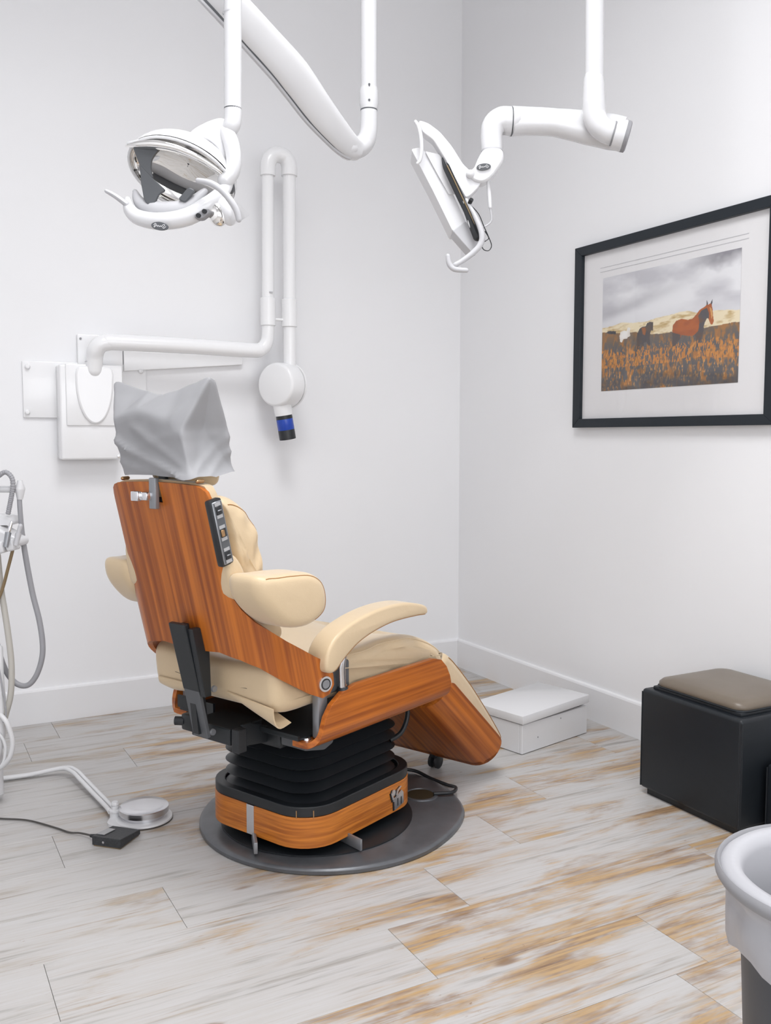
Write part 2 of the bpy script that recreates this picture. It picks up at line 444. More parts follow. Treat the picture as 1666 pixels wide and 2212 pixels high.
pt = bpy.data.lights.new('fill_window_portal', 'AREA'); pt.shape = 'RECTANGLE'; pt.size = WX1 - WX0; pt.size_y = WZ1 - WZ0; pt.cycles.is_portal = True  # guides sky light through the added window
po = bpy.data.objects.new('fill_window_portal', pt); COL.objects.link(po); po.location = ((WX0 + WX1) / 2, Y0 - 0.09, (WZ0 + WZ1) / 2); po.rotation_euler = (PI / 2, 0, 0)
tag(MB().box((X0 - 0.1, Y0 - 0.1, HC), (X1 + 0.1, Y1 + 0.1, HC + 0.1)).build('ceiling', 'ceil', smooth=0), 'flat white ceiling above the frame', 'ceiling', kind='structure')
def baseboard(name, a, b, ax, label):
    # profile: 0.158 high with an eased top edge
    H_, T_ = 0.160, 0.016
    prof = [(0, 0), (T_, 0), (T_, H_ - 0.012), (T_ - 0.003, H_ - 0.004), (T_ - 0.008, H_), (0, H_)]
    m = MB()
    if ax == 'x': m.prism(prof, lambda p, q, t: (t, Y1 - p, q), a, b)
    else: m.prism(prof, lambda p, q, t: (X1 - p, t, q), a, b)
    tag(m.build(name, 'trim', smooth=0), label, 'baseboard', kind='structure')
baseboard('baseboard_back', X0, X1, 'x', 'tall white baseboard along the wall behind the chair')
baseboard('baseboard_right', Y0, Y1 - 0.016, 'y', 'tall white baseboard below the horse picture')

fl = tag(MB().box((X0 - 0.1, Y0 - 0.1, -0.08), (X1 + 0.1, Y1 + 0.1, -0.006)).build('floor', 'subfloor', smooth=0), 'whitewashed wood plank floor with worn brown patches', 'floor', kind='structure')
PW, PY, PL = 0.2565, 1.572, 1.09
joints = {0: 1.75, 1: 1.12, 2: 0.29, 3: 0.652, 4: 2.047, 5: 0.423, 6: 1.30, 7: 0.62, 8: 0.821, 9: 1.55, 10: 0.608, 11: 0.2, -1: 0.55, -2: 1.35}
k0 = int(math.floor((Y0 - PY) / PW)); k1 = int(math.ceil((Y1 - PY) / PW))
for k in range(k0, k1):
    ya = max(PY + k * PW, Y0); yb = min(PY + (k + 1) * PW, Y1)
    j = joints.get(k, random.uniform(0, PL))
    x = j - PL * math.ceil((j - X0) / PL)
    while x < X1:
        xa, xb = max(x, X0), min(x + PL, X1)
        if xb - xa > 0.02:
            g = 0.0005
            m = MB().box((xa + g, ya + g, -0.006), (xb - g, yb - g, 0.0), 0.0007, 1)
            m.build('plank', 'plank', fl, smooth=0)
        x += PL

for i, ((lx, ly), wt) in enumerate(FIXTURES):
    t = thing('ceiling_light', ['flat ceiling light panel above the viewer', 'flat ceiling light panel above the dental chair'][i], 'ceiling light', (lx, ly, HC - 0.06))
    f = MB()
    f.box((-0.64, -0.64, 0), (0.64, -0.60, 0.06)).box((-0.64, 0.60, 0), (0.64, 0.64, 0.06)).box((-0.64, -0.60, 0), (-0.60, 0.60, 0.06)).box((0.60, -0.60, 0), (0.64, 0.60, 0.06))
    f.build('fixture_frame', 'white', t, smooth=0)
    MB().box((-0.60, -0.60, 0.02), (0.60, 0.60, 0.03)).build('diffuser', 'diffuser', t, smooth=0)
    ld = bpy.data.lights.new('panel_light', 'AREA'); ld.shape = 'RECTANGLE'; ld.size = 1.18; ld.size_y = 1.18
    ld.energy = wt * LIGHT_GAIN; ld.color = (0.985, 0.99, 1.0); ld.spread = math.radians(137)   # beam narrowed to keep the upper walls from brightening
    lo = bpy.data.objects.new('panel_light', ld); COL.objects.link(lo); lo.parent = t; lo.location = (0, 0, 0.012)

# ------------------------------------------------------------------ the dental chair (local axes: u forward, v left, z up)
ch = thing('dental_chair', 'reclining dental chair with orange wood shell, tan leather and black bellows base', 'dental chair', (1.292, 2.829, 0.0), math.radians(24.0))
A_, R_, PH = 0.165, 0.13, math.radians(80)
def u0(z): return -0.71 + (1.15 - z) * 0.2493
def shell(s, z, t):
    w_ = abs(s); sg = 1.0 if s >= 0 else -1.0
    if w_ <= A_: du, v, nu, nv = 0.0, w_, 1.0, 0.0
    elif w_ <= A_ + R_ * PH:
        a = (w_ - A_) / R_; du, v, nu, nv = R_ * (1 - math.cos(a)), A_ + R_ * math.sin(a), math.cos(a), -math.sin(a)
    else:
        e = w_ - A_ - R_ * PH
        du, v, nu, nv = R_ * (1 - math.cos(PH)) + e * math.sin(PH), A_ + R_ * math.sin(PH) + e * math.cos(PH), math.cos(PH), -math.sin(PH)
    return (u0(z) + du + t * nu, sg * (v + t * nv), z)
SC = [A_ + R_ * PH * i / 9 for i in range(10)] + [0.1, 0.05]
SCUT = sorted([-c for c in SC] + SC)
half = [(0.06, 1.178), (0.12, 1.176), (0.164, 1.173), (0.186, 1.167), (0.199, 1.157), (0.2045, 1.14), (0.206, 1.125), (0.209, 1.0), (0.2095, 0.942),
        (0.2085, 0.907), (0.213, 0.871), (0.232, 0.835), (0.262, 0.80), (0.296, 0.775), (0.341, 0.739), (0.385, 0.709), (0.426, 0.68), (0.455, 0.662), (0.470, 0.645),
        (0.4795, 0.618), (0.476, 0.585), (0.4534, 0.559), (0.426, 0.552), (0.3857, 0.572), (0.315, 0.62), (0.2487, 0.668), (0.198, 0.688), (0.12, 0.700), (0.06, 0.695), (0.035, 0.68)]
left = [p for p in half]
right = [(-a, b) for a, b in half]
outl = [(0.018, 1.179)] + left + [(0.0, 0.674)] + right[::-1] + [(-0.018, 1.179), (-0.018, 1.122), (0.018, 1.122)]
back = MB().sheet(outl, SCUT, shell, 0.016).build('back_shell', 'woodv', ch, smooth=30, bevel=0.002)
# hinge knobs (both sides)
for sg in (-1, 1):
    p = Vector(shell(sg * 0.4436, 0.593, -0.001)); q = Vector(shell(sg * 0.4436, 0.593, 0.05))
    ax = (p - q).normalized()
    k = MB().lathe([(0.0, 0.004), (0.0225, 0.004), (0.0235, 0.002), (0.0235, -0.012), (0, -0.012)], p, ax, 28).build('hinge_knob', 'brushed', ch)
    MB().lathe([(0.0165, 0.0040), (0.0165, 0.0052), (0.0135, 0.0052), (0.0135, 0.0040)], p, ax, 28, cap=False).build('knob_groove', 'blackpl', k)
    MB().lathe([(0.0, 0.0055), (0.0125, 0.0055), (0.0132, 0.0042), (0, 0.0042)], p, ax, 24).build('knob_cap', 'greymetal', k)
# lining of the back between wood shell and cushion
lin = [(-0.2, 0.76), (0.2, 0.76), (0.203, 1.0), (0.2, 1.15), (0.185, 1.172), (0.15, 1.180), (0.0, 1.186), (-0.15, 1.180), (-0.185, 1.172), (-0.2, 1.15), (-0.203, 1.0)]
MB().sheet(lin, SCUT, lambda s, z, t: shell(s, z, t + 0.0165), 0.034).build('back_lining', 'leather', ch, smooth=50, bevel=0.008)
# back cushion
prof = spline([(-0.648, 1.142), (-0.60, 1.136), (-0.553, 1.098), (-0.522, 1.035), (-0.505, 0.965), (-0.492, 0.90), (-0.465, 0.80), (-0.42, 0.715), (-0.47, 0.69), (-0.53, 0.72), (-0.56, 0.80), (-0.60, 0.95), (-0.64, 1.10)], 5, True)
def back_wr(u, v, z):
    # gathers running diagonally down the sides of the cushion
    e = max(0.0, (abs(v) - 0.12) / 0.085)
    k = e * (0.0045 * math.sin(95 * (0.62 * z - 0.78 * u) + 1.2) + 0.003 * math.sin(47 * (0.75 * z - 0.6 * u))) * (1.0 if z < 1.08 else max(0.0, (1.13 - z) / 0.05))
    return (u, v + (k if v > 0 else -k), z)
cm = MB().dome(prof, -0.208, 0.208, 0.05, 0.30, 7, back_wr)
cush = cm.build('back_cushion', 'leather', ch, smooth=70)
for rg in (cm.rings[cm.first + 3], cm.rings[-cm.first - 4]):
    MB().tube(rg[1:32], 0.0015, 6).build('stitching', 'stitch', cush)
# headrest with its chrome clamp
hr = MB().puffy(spline([(-0.668, 1.185), (-0.68, 1.26), (-0.70, 1.36), (-0.66, 1.385), (-0.60, 1.36), (-0.565, 1.28), (-0.545, 1.20), (-0.56, 1.165), (-0.61, 1.17)], 4, True), -0.09, 0.085, 0.03).build('headrest', 'leather', ch, smooth=70)
MB().box((-0.690, -0.013, 1.10), (-0.678, 0.017, 1.25), 0.002).build('headrest_post', 'blackmetal', ch, smooth=0)
cl = MB().box((-0.746, -0.002, 1.128), (-0.704, 0.052, 1.152), 0.005).build('headrest_clamp', 'chrome', ch)
MB().box((-0.757, 0.022, 1.126), (-0.742, 0.054, 1.154), 0.004).build('clamp_button', 'chrome', cl)
MB().box((-0.727, -0.016, 1.105), (-0.712, 0.012, 1.19), 0.003).build('headrest_tongue', 'greymetal', ch)
for v in (-0.165, 0.155):
    MB().tube([(-0.706, v, 1.184), (-0.690, v - 0.003, 1.185)], 0.0055, 10, round_end=True).build('headrest_bolt', 'copper', ch)
# switch strip on the right edge of the back
lean = Matrix.Translation((-0.676, -0.214, 1.05)) @ Matrix.Rotation(-math.atan(0.2493), 4, 'Y')
st = MB().box((-0.021, -0.012, -0.092), (0.021, 0.012, 0.092), 0.006, 2, lean).build('switch_strip', 'blackpl', ch)
MB().box((-0.016, -0.0145, -0.086), (0.018, -0.010, 0.086), 0.002, 1, lean).build('switch_bezel', 'greymetal', st)
MB().box((-0.013, -0.0155, -0.083), (0.015, -0.012, 0.083), 0.001, 1, lean).build('switch_panel', 'shield', st)
for k, zc in enumerate((0.062, 0.0, -0.062)):
    MB().box((-0.009, -0.018, zc - 0.011), (0.009, -0.0145, zc + 0.011), 0.001, 1, lean).build('rocker_switch', 'blackpl', st)
    MB().box((-0.009 if k == 1 else -0.006, -0.0205, zc - (0.009 if k == 1 else 0.0015)), (0.002 if k == 1 else 0.007, -0.0165, zc + (0.009 if k == 1 else 0.0015)), 0.001, 1, lean).build('rocker_tip', 'copper' if k == 1 else 'greymetal', st)
    for dz in (0.0165, -0.0165):
        lb = MB().box((-0.010, -0.0165, zc + dz - 0.0045), (0.010, -0.0145, zc + dz + 0.0045), 0.0, 1, lean).build('switch_label', 'label', st, smooth=0)
# padded elbow wings
for sg in (-1, 1):
    pr = spline([(-0.652, 0.935), (-0.60, 0.938), (-0.54, 0.938), (-0.475, 0.932), (-0.432, 0.905), (-0.416, 0.855), (-0.428, 0.812), (-0.485, 0.785), (-0.56, 0.793), (-0.615, 0.835), (-0.65, 0.885)], 5, True)
    mp = lambda u, v, z, sg=sg: (u, sg * (-v + 0.14 * (u + 0.64)), z)
    wm = MB().dome(pr, -0.348, -0.205, 0.040, 0.33, 7, mp)
    wg = wm.build('elbow_wing', 'leather', ch, smooth=70)
    MB().tube(wm.rings[wm.first + 3][1:34], 0.0015, 6).build('stitching', 'stitch', wg)
    # filler between shell edge and wing
    fil = spline([(-0.655, 0.98), (-0.63, 0.985), (-0.60, 0.95), (-0.585, 0.90), (-0.60, 0.86), (-0.635, 0.87), (-0.65, 0.92)], 4, True)
    MB().puffy(fil, -0.225, -0.175, 0.012, 4, lambda u, v, z, sg=sg: (u, sg * -v, z)).build('wing_root', 'leather', ch, smooth=70)
# seat cushion
def wr(u, v, z):
    # gathers along the sides, a slight dish on top
    k = 0.006 * math.sin(38 * (u + 0.55 * z)) * max(0.0, (abs(v) - 0.2) / 0.09) if u > -0.3 else 0.0
    d = -0.02 * max(0.0, 1 - (v / 0.24) ** 2) if (z > 0.60 and u < 0.15) else 0.0
    if u < -0.30: v *= 1 - 0.075 * min(1.0, (-0.30 - u) / 0.08)
    return (u, v + (k if v > 0 else -k), z + d)
pr = spline([(-0.53, 0.60), (-0.525, 0.655), (-0.48, 0.672), (-0.36, 0.655), (-0.20, 0.655), (-0.05, 0.662), (0.06, 0.658), (0.15, 0.635), (0.23, 0.595), (0.275, 0.555), (0.25, 0.53), (0.05, 0.535), (-0.25, 0.53), (-0.42, 0.518), (-0.51, 0.535)], 5, True)
sm_ = MB().puffy(pr, -0.288, 0.288, 0.034, 6, wr)
seat = sm_.build('seat_cushion', 'leather', ch, smooth=70)
for sg in (-1, 1):
    MB().tube(sm_.rings[3 if sg < 0 else -4][14:45], 0.0028, 8).build('piping', 'leather', seat)
    MB().box((-0.35, sg * 0.280 - 0.012, 0.55), (-0.235, sg * 0.280 + 0.012, 0.638), 0.008, 3).build('side_gusset', 'darkgrey', seat)
# loose leather flaps under the rear of the seat
def flap(v0, v1, zt, sag, name='seat_flap'):
    rows = []
    nv, nk = 14, 9
    for i in range(nv + 1):
        v = v0 + (v1 - v0) * i / nv; s_ = sag(i / nv)
        rows.append([(-0.532 + 0.07 * (k / nk) ** 2.2, v, zt(i / nv) - s_ * math.sin(min(1.0, k / nk * 1.25) * PI / 2) + (0.012 * (k / nk) ** 3)) for k in range(nk + 1)])
    vs = []; fs = []
    for t in (0.0, 0.004):
        for r in rows: vs += [(p[0] + t, p[1], p[2] + t * 0.4) for p in r]
    n1 = nk + 1; off = (nv + 1) * n1
    for i in range(nv):
        for k in range(nk):
            a = i * n1 + k; fs.append((a, a + 1, a + n1 + 1, a + n1)); fs.append(tuple(off + j for j in (a + n1, a + n1 + 1, a + 1, a)))
    for i in range(nv):
        for k in (0, nk):
            a = i * n1 + k; fs.append((a, a + n1, a + n1 + off, a + off))
    for k in range(nk):
        for i in (0, nv):
            a = i * n1 + k; fs.append((a, a + 1, a + 1 + off, a + off))
    return MB().add(vs, fs).build(name, 'leather', seat, smooth=60)
flap(-0.075, -0.262, lambda t: 0.566 - 0.02 * t, lambda t: 0.012 + 0.055 * t ** 0.8)
flap(0.075, 0.235, lambda t: 0.562, lambda t: 0.022 + 0.022 * math.sin(t * PI * 0.8))
# wooden side panels of the seat, curled under at the bottom
def panel(sg):
    def fn(u, q, t):
        if q <= 0.111: v, z, nv, nz = -0.33, 0.571 - q, 1.0, 0.0
        elif q <= 0.111 + 0.05 * PI / 2:
            a = (q - 0.111) / 0.05; v, z, nv, nz = -0.33 + 0.05 * (1 - math.cos(a)), 0.46 - 0.05 * math.sin(a), math.cos(a), math.sin(a)
        else: v, z, nv, nz = -0.28 + (q - 0.111 - 0.05 * PI / 2), 0.41, 0.0, 1.0
        return (u, -sg * (v + t * nv), z + t * nz)
    out = [(-0.425, 0.236), (-0.425, 0.175), (-0.408, 0.135), (-0.397, 0.10), (-0.385, 0.07), (-0.36, 0.039), (-0.313, 0.012), (-0.25, 0.0), (0.150, 0.0), (0.195, 0.012), (0.226, 0.04), (0.247, 0.075), (0.254, 0.10), (0.252, 0.14), (0.235, 0.168), (0.20, 0.185), (0.15, 0.236)]
    q = MB(); cuts = [0.111 + 0.05 * PI / 2 * i / 6 for i in range(7)] + [0.05]
    q.sheet([(b, a) for a, b in out], cuts, lambda qq, uu, t: fn(uu, qq, t), 0.017)
    p = q.build('seat_side_panel', 'woodu', ch, smooth=30, bevel=0.002)
    MB().lathe([(0.0, 0.006), (0.012, 0.006), (0.014, 0.0), (0.0, 0.0)], (-0.395, sg * 0.262, 0.427), (0, 0, 1), 12).build('panel_bolt', 'brushed', p)
panel(-1); panel(1)
# leg rest
lg_loc, lg_rot = (0.31, 0.0, 0.465), math.radians(41)
def leg(s, d, t):
    w_ = abs(s); sg = 1 if s >= 0 else -1
    if w_ <= 0.2: v, n, nv, nn = w_, -0.125, 0.0, 1.0
    elif w_ <= 0.2 + 0.09 * PI / 2:
        a = (w_ - 0.2) / 0.09; v, n, nv, nn = 0.2 + 0.09 * math.sin(a), -0.125 + 0.09 * (1 - math.cos(a)), -math.sin(a), math.cos(a)
    else: v, n, nv, nn = 0.29, -0.035 + w_ - 0.2 - 0.09 * PI / 2, -1.0, 0.0
    return (d, sg * (v + t * nv), n + t * nn)
lo = roundpoly([(-0.376, 0.012), (0.376, 0.012), (0.376, 0.49), (0.255, 0.45), (-0.255, 0.45), (-0.376, 0.49)], [0.03, 0.03, 0.05, 0.06, 0.06, 0.05], 5)
lc = [0.2 + 0.09 * PI / 2 * i / 8 for i in range(9)] + [0.1]
lp = MB().sheet(lo, sorted([-c for c in lc] + lc), leg, 0.016).build('leg_rest_panel', 'woodl2', ch, smooth=30, bevel=0.002)
lp.location = lg_loc; lp.rotation_euler = (0, lg_rot, 0)
pr = spline([(-0.06, 0.05), (-0.03, 0.075), (0.055, 0.078), (0.18, 0.072), (0.33, 0.055), (0.46, 0.036), (0.505, 0.02), (0.505, -0.02), (0.45, -0.04), (0.2, -0.05), (0.0, -0.05), (-0.06, 0.0)], 5, True)
lm_ = MB().puffy(pr, -0.272, 0.272, 0.03, 5)
lcu = lm_.build('leg_rest_cushion', 'leather', ch, smooth=70)
lcu.location = lg_loc; lcu.rotation_euler = (0, lg_rot, 0)
for sg in (-1, 1):
    MB().tube(lm_.rings[2 if sg < 0 else -3][5:31], 0.0022, 8).build('piping', 'stitch', lcu)
# caster under the leg rest
cs = MB().box((0.585, -0.035, 0.046), (0.645, -0.005, 0.125), 0.006).build('caster_fork', 'blackpl', ch)
for v in (-0.040, -0.012):
    MB().lathe([(0.0, 0.0), (0.021, 0.0), (0.0275, 0.004), (0.0275, 0.012), (0.021, 0.016), (0, 0.016)], (0.612, v, 0.0275), (0, 1, 0), 24).build('caster_wheel', 'blackpl', cs)
# arm rest on the right side
pr = spline([(-0.388, 0.645), (-0.378, 0.695), (-0.33, 0.737), (-0.24, 0.766), (-0.13, 0.782), (-0.02, 0.782), (0.06, 0.768), (0.105, 0.752), (0.106, 0.728), (0.05, 0.729), (-0.02, 0.730), (-0.092, 0.727), (-0.18, 0.712), (-0.25, 0.690), (-0.31, 0.656), (-0.345, 0.63), (-0.372, 0.628)], 4, True)
am_ = MB().puffy(pr, -0.335, -0.255, 0.0095, 4)
ar = am_.build('armrest', 'leather', ch, smooth=70)
MB().tube(am_.rings[2][33:62], 0.0016, 6).build('stitching', 'stitch', ar)
MB().tube(spline([(-0.292, -0.312, 0.555), (-0.298, -0.314, 0.60), (-0.300, -0.316, 0.64), (-0.286, -0.316, 0.675), (-0.245, -0.314, 0.698), (-0.17, -0.308, 0.717)], 7), 0.0125, 14, flat=0.8).build('armrest_tube', 'brushed', ch)
MB().lathe([(0.0, 0.0), (0.018, 0.0), (0.018, 0.012), (0.015, 0.018), (0, 0.018)], (-0.292, -0.312, 0.55), (0, 0, 1), 20).build('armrest_collar', 'blackpl', ch)
MB().tube(spline([(-0.345, -0.292, 0.56), (-0.345, -0.292, 0.62), (-0.325, -0.292, 0.66), (-0.27, -0.292, 0.695)], 6), 0.017, 12).build('armrest_bracket', 'darkgrey', ch)
# hinge brackets between back shell and seat frame
for sg in (-1, 1):
    MB().box((-0.385, sg * 0.287 - 0.014, 0.43), (-0.345, sg * 0.287 + 0.014, 0.60), 0.006).build('hinge_bracket', 'greymetal', ch)
# seat frame, motor boxes and the black support bar behind the back
fr = MB().box((-0.43, -0.26, 0.428), (0.2, 0.26, 0.436), 0.002).box((-0.43, -0.26, 0.436), (-0.422, -0.10, 0.444)).box((-0.43, 0.10, 0.436), (-0.422, 0.27, 0.475)).box((-0.40, -0.16, 0.375), (0.15, 0.16, 0.43), 0.01).build('seat_frame', 'blackmetal', ch, smooth=0)
MB().prism(roundpoly([(-0.40, 0.432), (-0.27, 0.432), (-0.27, 0.385), (-0.31, 0.372), (-0.40, 0.392)], 0.008), lambda a, b, t: (a, t, b), -0.255, -0.165).build('motor_box', 'shield', ch, smooth=0)
MB().prism([(-0.50, 0.465), (-0.47, 0.465), (-0.30, 0.40), (-0.30, 0.375), (-0.50, 0.40)], lambda a, b, t: (a, t, b), -0.105, -0.095).build('frame_brace', 'blackmetal', ch, smooth=0, bevel=0.002)
MB().box((-0.53, -0.085, 0.405), (-0.40, 0.085, 0.455), 0.004).build('frame_block', 'blackmetal', ch, smooth=0)
MB().prism([(-0.648, 0.772), (-0.612, 0.772), (-0.560, 0.560), (-0.545, 0.44), (-0.585, 0.44), (-0.598, 0.56)], lambda a, b, t: (a, t, b), -0.012, 0.012).build('bar_core', 'blackpl', ch, smooth=0)
MB().prism([(-0.655, 0.775), (-0.640, 0.778), (-0.592, 0.575), (-0.604, 0.572)], lambda a, b, t: (a, t, b), -0.040, 0.030).build('support_bar', 'blackmetal', ch, smooth=0, bevel=0.003)
MB().prism([(-0.610, 0.60), (-0.598, 0.60), (-0.560, 0.432), (-0.572, 0.428)], lambda a, b, t: (a, t, b), -0.037, 0.027).build('support_bar_foot', 'shield', ch, smooth=0, bevel=0.002)
MB().prism([(-0.645, 0.765), (-0.59, 0.765), (-0.58, 0.70), (-0.575, 0.56), (-0.60, 0.56)], lambda a, b, t: (a, t, b), -0.060, -0.040).build('bar_bracket', 'blackmetal', ch, smooth=0, bevel=0.003)
for z in (0.58, 0.445):
    MB().lathe([(0.0, 0.006), (0.009, 0.006), (0.010, 0.0), (0, 0.0)], (u0(z) + 0.0, -0.060, z) if z > 0.5 else (-0.555, -0.037, z), (0, -1, 0), 14).build('bar_bolt', 'greymetal', ch)
kb = MB().box((-0.545, 0.055, 0.42), (-0.49, 0.115, 0.47), 0.006).build('release_knob', 'blackpl', ch)
MB().tube([(-0.535, 0.11, 0.445), (-0.55, 0.135, 0.445)], 0.014, 10).build('knob_stem', 'blackpl', kb)
MB().box((-0.535, -0.125, 0.39), (-0.50, -0.095, 0.46), 0.004).build('release_bracket', 'blackpl', ch, smooth=0)
# bellows
bw = []; NP = 6; zb, zt = 0.165, 0.385
for i in range(NP):
    a = zb + (zt - zb) * i / NP; h = (zt - zb) / NP
    for fz, ins in ((0.0, 0.034), (0.06, 0.031), (0.40, 0.004), (0.48, 0.0), (0.56, 0.004), (0.94, 0.031)):
        e = ins + 0.0015 * math.sin(3.1 * i)
        bw.append([(x, y, a + fz * h) for x, y in rrect(-0.340 + e, 0.165 - e, -0.205 + e, 0.205 - e, 0.095 - 0.5 * e, 7)])
bw.append([(x, y, zt + 0.004) for x, y in rrect(-0.306, 0.131, -0.171, 0.171, 0.075, 7)])
MB().loft(bw).build('bellows', 'rubber', ch, smooth=50)
# wood band, rim tray and chassis of the base
def ring(o, i, z0, z1):
    a = rrect(*o, 8); b = rrect(*i, 8); n = len(a)
    vs = [(x, y, z0) for x, y in a] + [(x, y, z1) for x, y in a] + [(x, y, z1) for x, y in b] + [(x, y, z0) for x, y in b]
    fs = []
    for r in range(4):
        for k in range(n): fs.append((r * n + k, r * n + (k + 1) % n, ((r + 1) % 4) * n + (k + 1) % n, ((r + 1) % 4) * n + k))
    return MB().add(vs, fs)
OB = (-0.368, 0.205, -0.245, 0.245, 0.125)
band = ring(OB, (-0.353, 0.190, -0.230, 0.230, 0.11), 0.060, 0.156).build('base_band', 'woodb', ch, smooth=30, bevel=0.002)
ring((-0.3665, 0.2035, -0.2435, 0.2435, 0.1235), (-0.338, 0.175, -0.213, 0.213, 0.10), 0.156, 0.189).build('base_rim', 'rubber', ch, smooth=30, bevel=0.003)
MB().loft([[(x, y, z) for x, y in rrect(-0.345, 0.182, -0.222, 0.222, 0.10)] for z in (0.100, 0.168)]).build('base_tray', 'rubber', ch, smooth=30)
MB().loft([[(x, y, z) for x, y in rrect(-0.29, 0.15, -0.17, 0.17, 0.08)] for z in (0.030, 0.104)]).build('base_chassis', 'blackmetal', ch, smooth=30)
# corner tab of the rim with its two seams
for a in (208, 232):
    ca, sa = math.cos(math.radians(a)), math.sin(math.radians(a))
    pc = Vector((-0.243 + 0.1243 * ca, -0.120 + 0.1243 * sa, 0.166))
    mt = Matrix.Translation(pc) @ Matrix.Rotation(math.radians(a), 4, 'Z')
    MB().box((-0.001, -0.0015, -0.012), (0.001, 0.0015, 0.012), 0, 1, mt).build('rim_seam', 'copper', ch, smooth=0)
MB().box((-0.3705, -0.012, 0.062), (-0.366, 0.020, 0.157), 0.001).build('metal_strap', 'brushed', ch, smooth=0)
# reclining-figure emblem on the right of the band
em = MB().box((0.0, 0.0, 0.0), (0.0001, 0.0001, 0.0001))
def plate(mb, pts, d0, d1): mb.prism([(0.012 + x * 0.0021, 0.139 - y * 0.00167) for x, y in pts], lambda a, b, t: (a, t, b), -0.2447 - d0, -0.2447 - d1)
legs = [(9, 22), (33, 8), (37, 12), (38, 34), (14, 42), (13.5, 24)]
head = [(12 + 4.2 * math.cos(a), 5 + 6.5 * math.sin(a)) for a in [i * 2 * PI / 14 for i in range(14)]]
arm = [(5, 4), (7, 4), (13, 17), (33, 6), (34, 8), (13, 21), (9, 19)]
arm2 = [(18, 12), (21, 3), (30, -3), (32, -1), (24, 5), (21, 13)]
eb = MB()
for pl in (legs, head, arm, arm2): plate(eb, [(x - 1.6, y + 0.6) for x, y in pl], 0.0, 0.003)
eb = eb.build('emblem', 'blackpl', ch, smooth=0)
for pl in (legs, head, arm, arm2):
    q = MB(); plate(q, pl, 0.003, 0.006); q.build('emblem_piece', 'brushed', eb, smooth=0)
for x0 in (21, 30):
    q = MB(); plate(q, [(x0, 20), (x0 + 2, 19), (x0 + 2.2, 34), (x0 + 0.2, 35)], 0.006, 0.0066); q.build('emblem_line', 'blackpl', eb, smooth=0)
# base plate, inner disc, cable recess, levelling tabs
def plate_r(a):
    d = math.degrees(a); d = (d + 180) % 360 - 180; x = abs(d)
    if x > 52: return 0.44 + 0.026 * max(0.0, 1 - (x - 52) / 32.0) ** 1.6
    return 0.466 + 0.006 * math.sin(PI * (1 - x / 52.0) * 0.5)
angs = [math.radians(a) for a in range(0, 360, 4)]
bp = []
for sc, z in ((0.99, 0.0), (1.0, 0.003), (1.0, 0.013), (0.992, 0.018), (0.975, 0.021), (0.93, 0.0225), (0.82, 0.026), (0.70, 0.028)):
    bp.append([(plate_r(a) * sc * math.cos(a), plate_r(a) * sc * math.sin(a), z) for a in angs])
MB().loft(bp).build('base_plate', 'plate', ch, smooth=35)
MB().lathe([(0.322, 0.0), (0.322, 0.0045), (0.316, 0.006), (0.0, 0.006)], (-0.062, 0.0, 0.0262), (0, 0, 1), 64).build('turntable_disc', 'rubber', ch)
hl = MB().lathe([(0.062, 0.0), (0.060, 0.006), (0.052, 0.007), (0.050, 0.002), (0.0, 0.002)], (0.288, -0.178, 0.0255), (0, 0, 1), 32).build('cable_recess', 'plate', ch)
MB().lathe([(0.049, 0.0), (0.049, 0.0045), (0.0, 0.0045)], (0.288, -0.178, 0.0255), (0, 0, 1), 28).build('recess_floor', 'hole', hl)
t1 = Matrix.Translation((-0.380, -0.025, 0.034)) @ Matrix.Rotation(math.radians(50), 4, 'Z')
MB().box((-0.055, -0.006, 0.0), (0.055, 0.006, 0.036), 0.002, 2, t1).build('levelling_tab', 'greymetal', ch)
t2 = Matrix.Translation((-0.19, -0.252, 0.034)) @ Matrix.Rotation(math.radians(80), 4, 'Z')
MB().box((-0.055, -0.004, 0.0), (0.045, 0.004, 0.036), 0.0015, 2, t2).build('levelling_tab', 'greymetal', ch)
# cables of the chair
MB().tube(spline([(0.26, 0.09, 0.034), (0.38, 0.06, 0.034), (0.462, -0.01, 0.031), (0.478, -0.09, 0.012), (0.466, -0.172, 0.010), (0.425, -0.238, 0.028), (0.365, -0.262, 0.034), (0.31, -0.22, 0.036)], 8), 0.0065, 10).build('base_cable', 'rubber', ch)
MB().tube(spline([(0.20, -0.13, 0.44), (0.215, -0.165, 0.40), (0.20, -0.185, 0.34), (0.165, -0.185, 0.29), (0.12, -0.17, 0.27)], 8), 0.0085, 10).build('leg_rest_hose', 'rubber', ch)

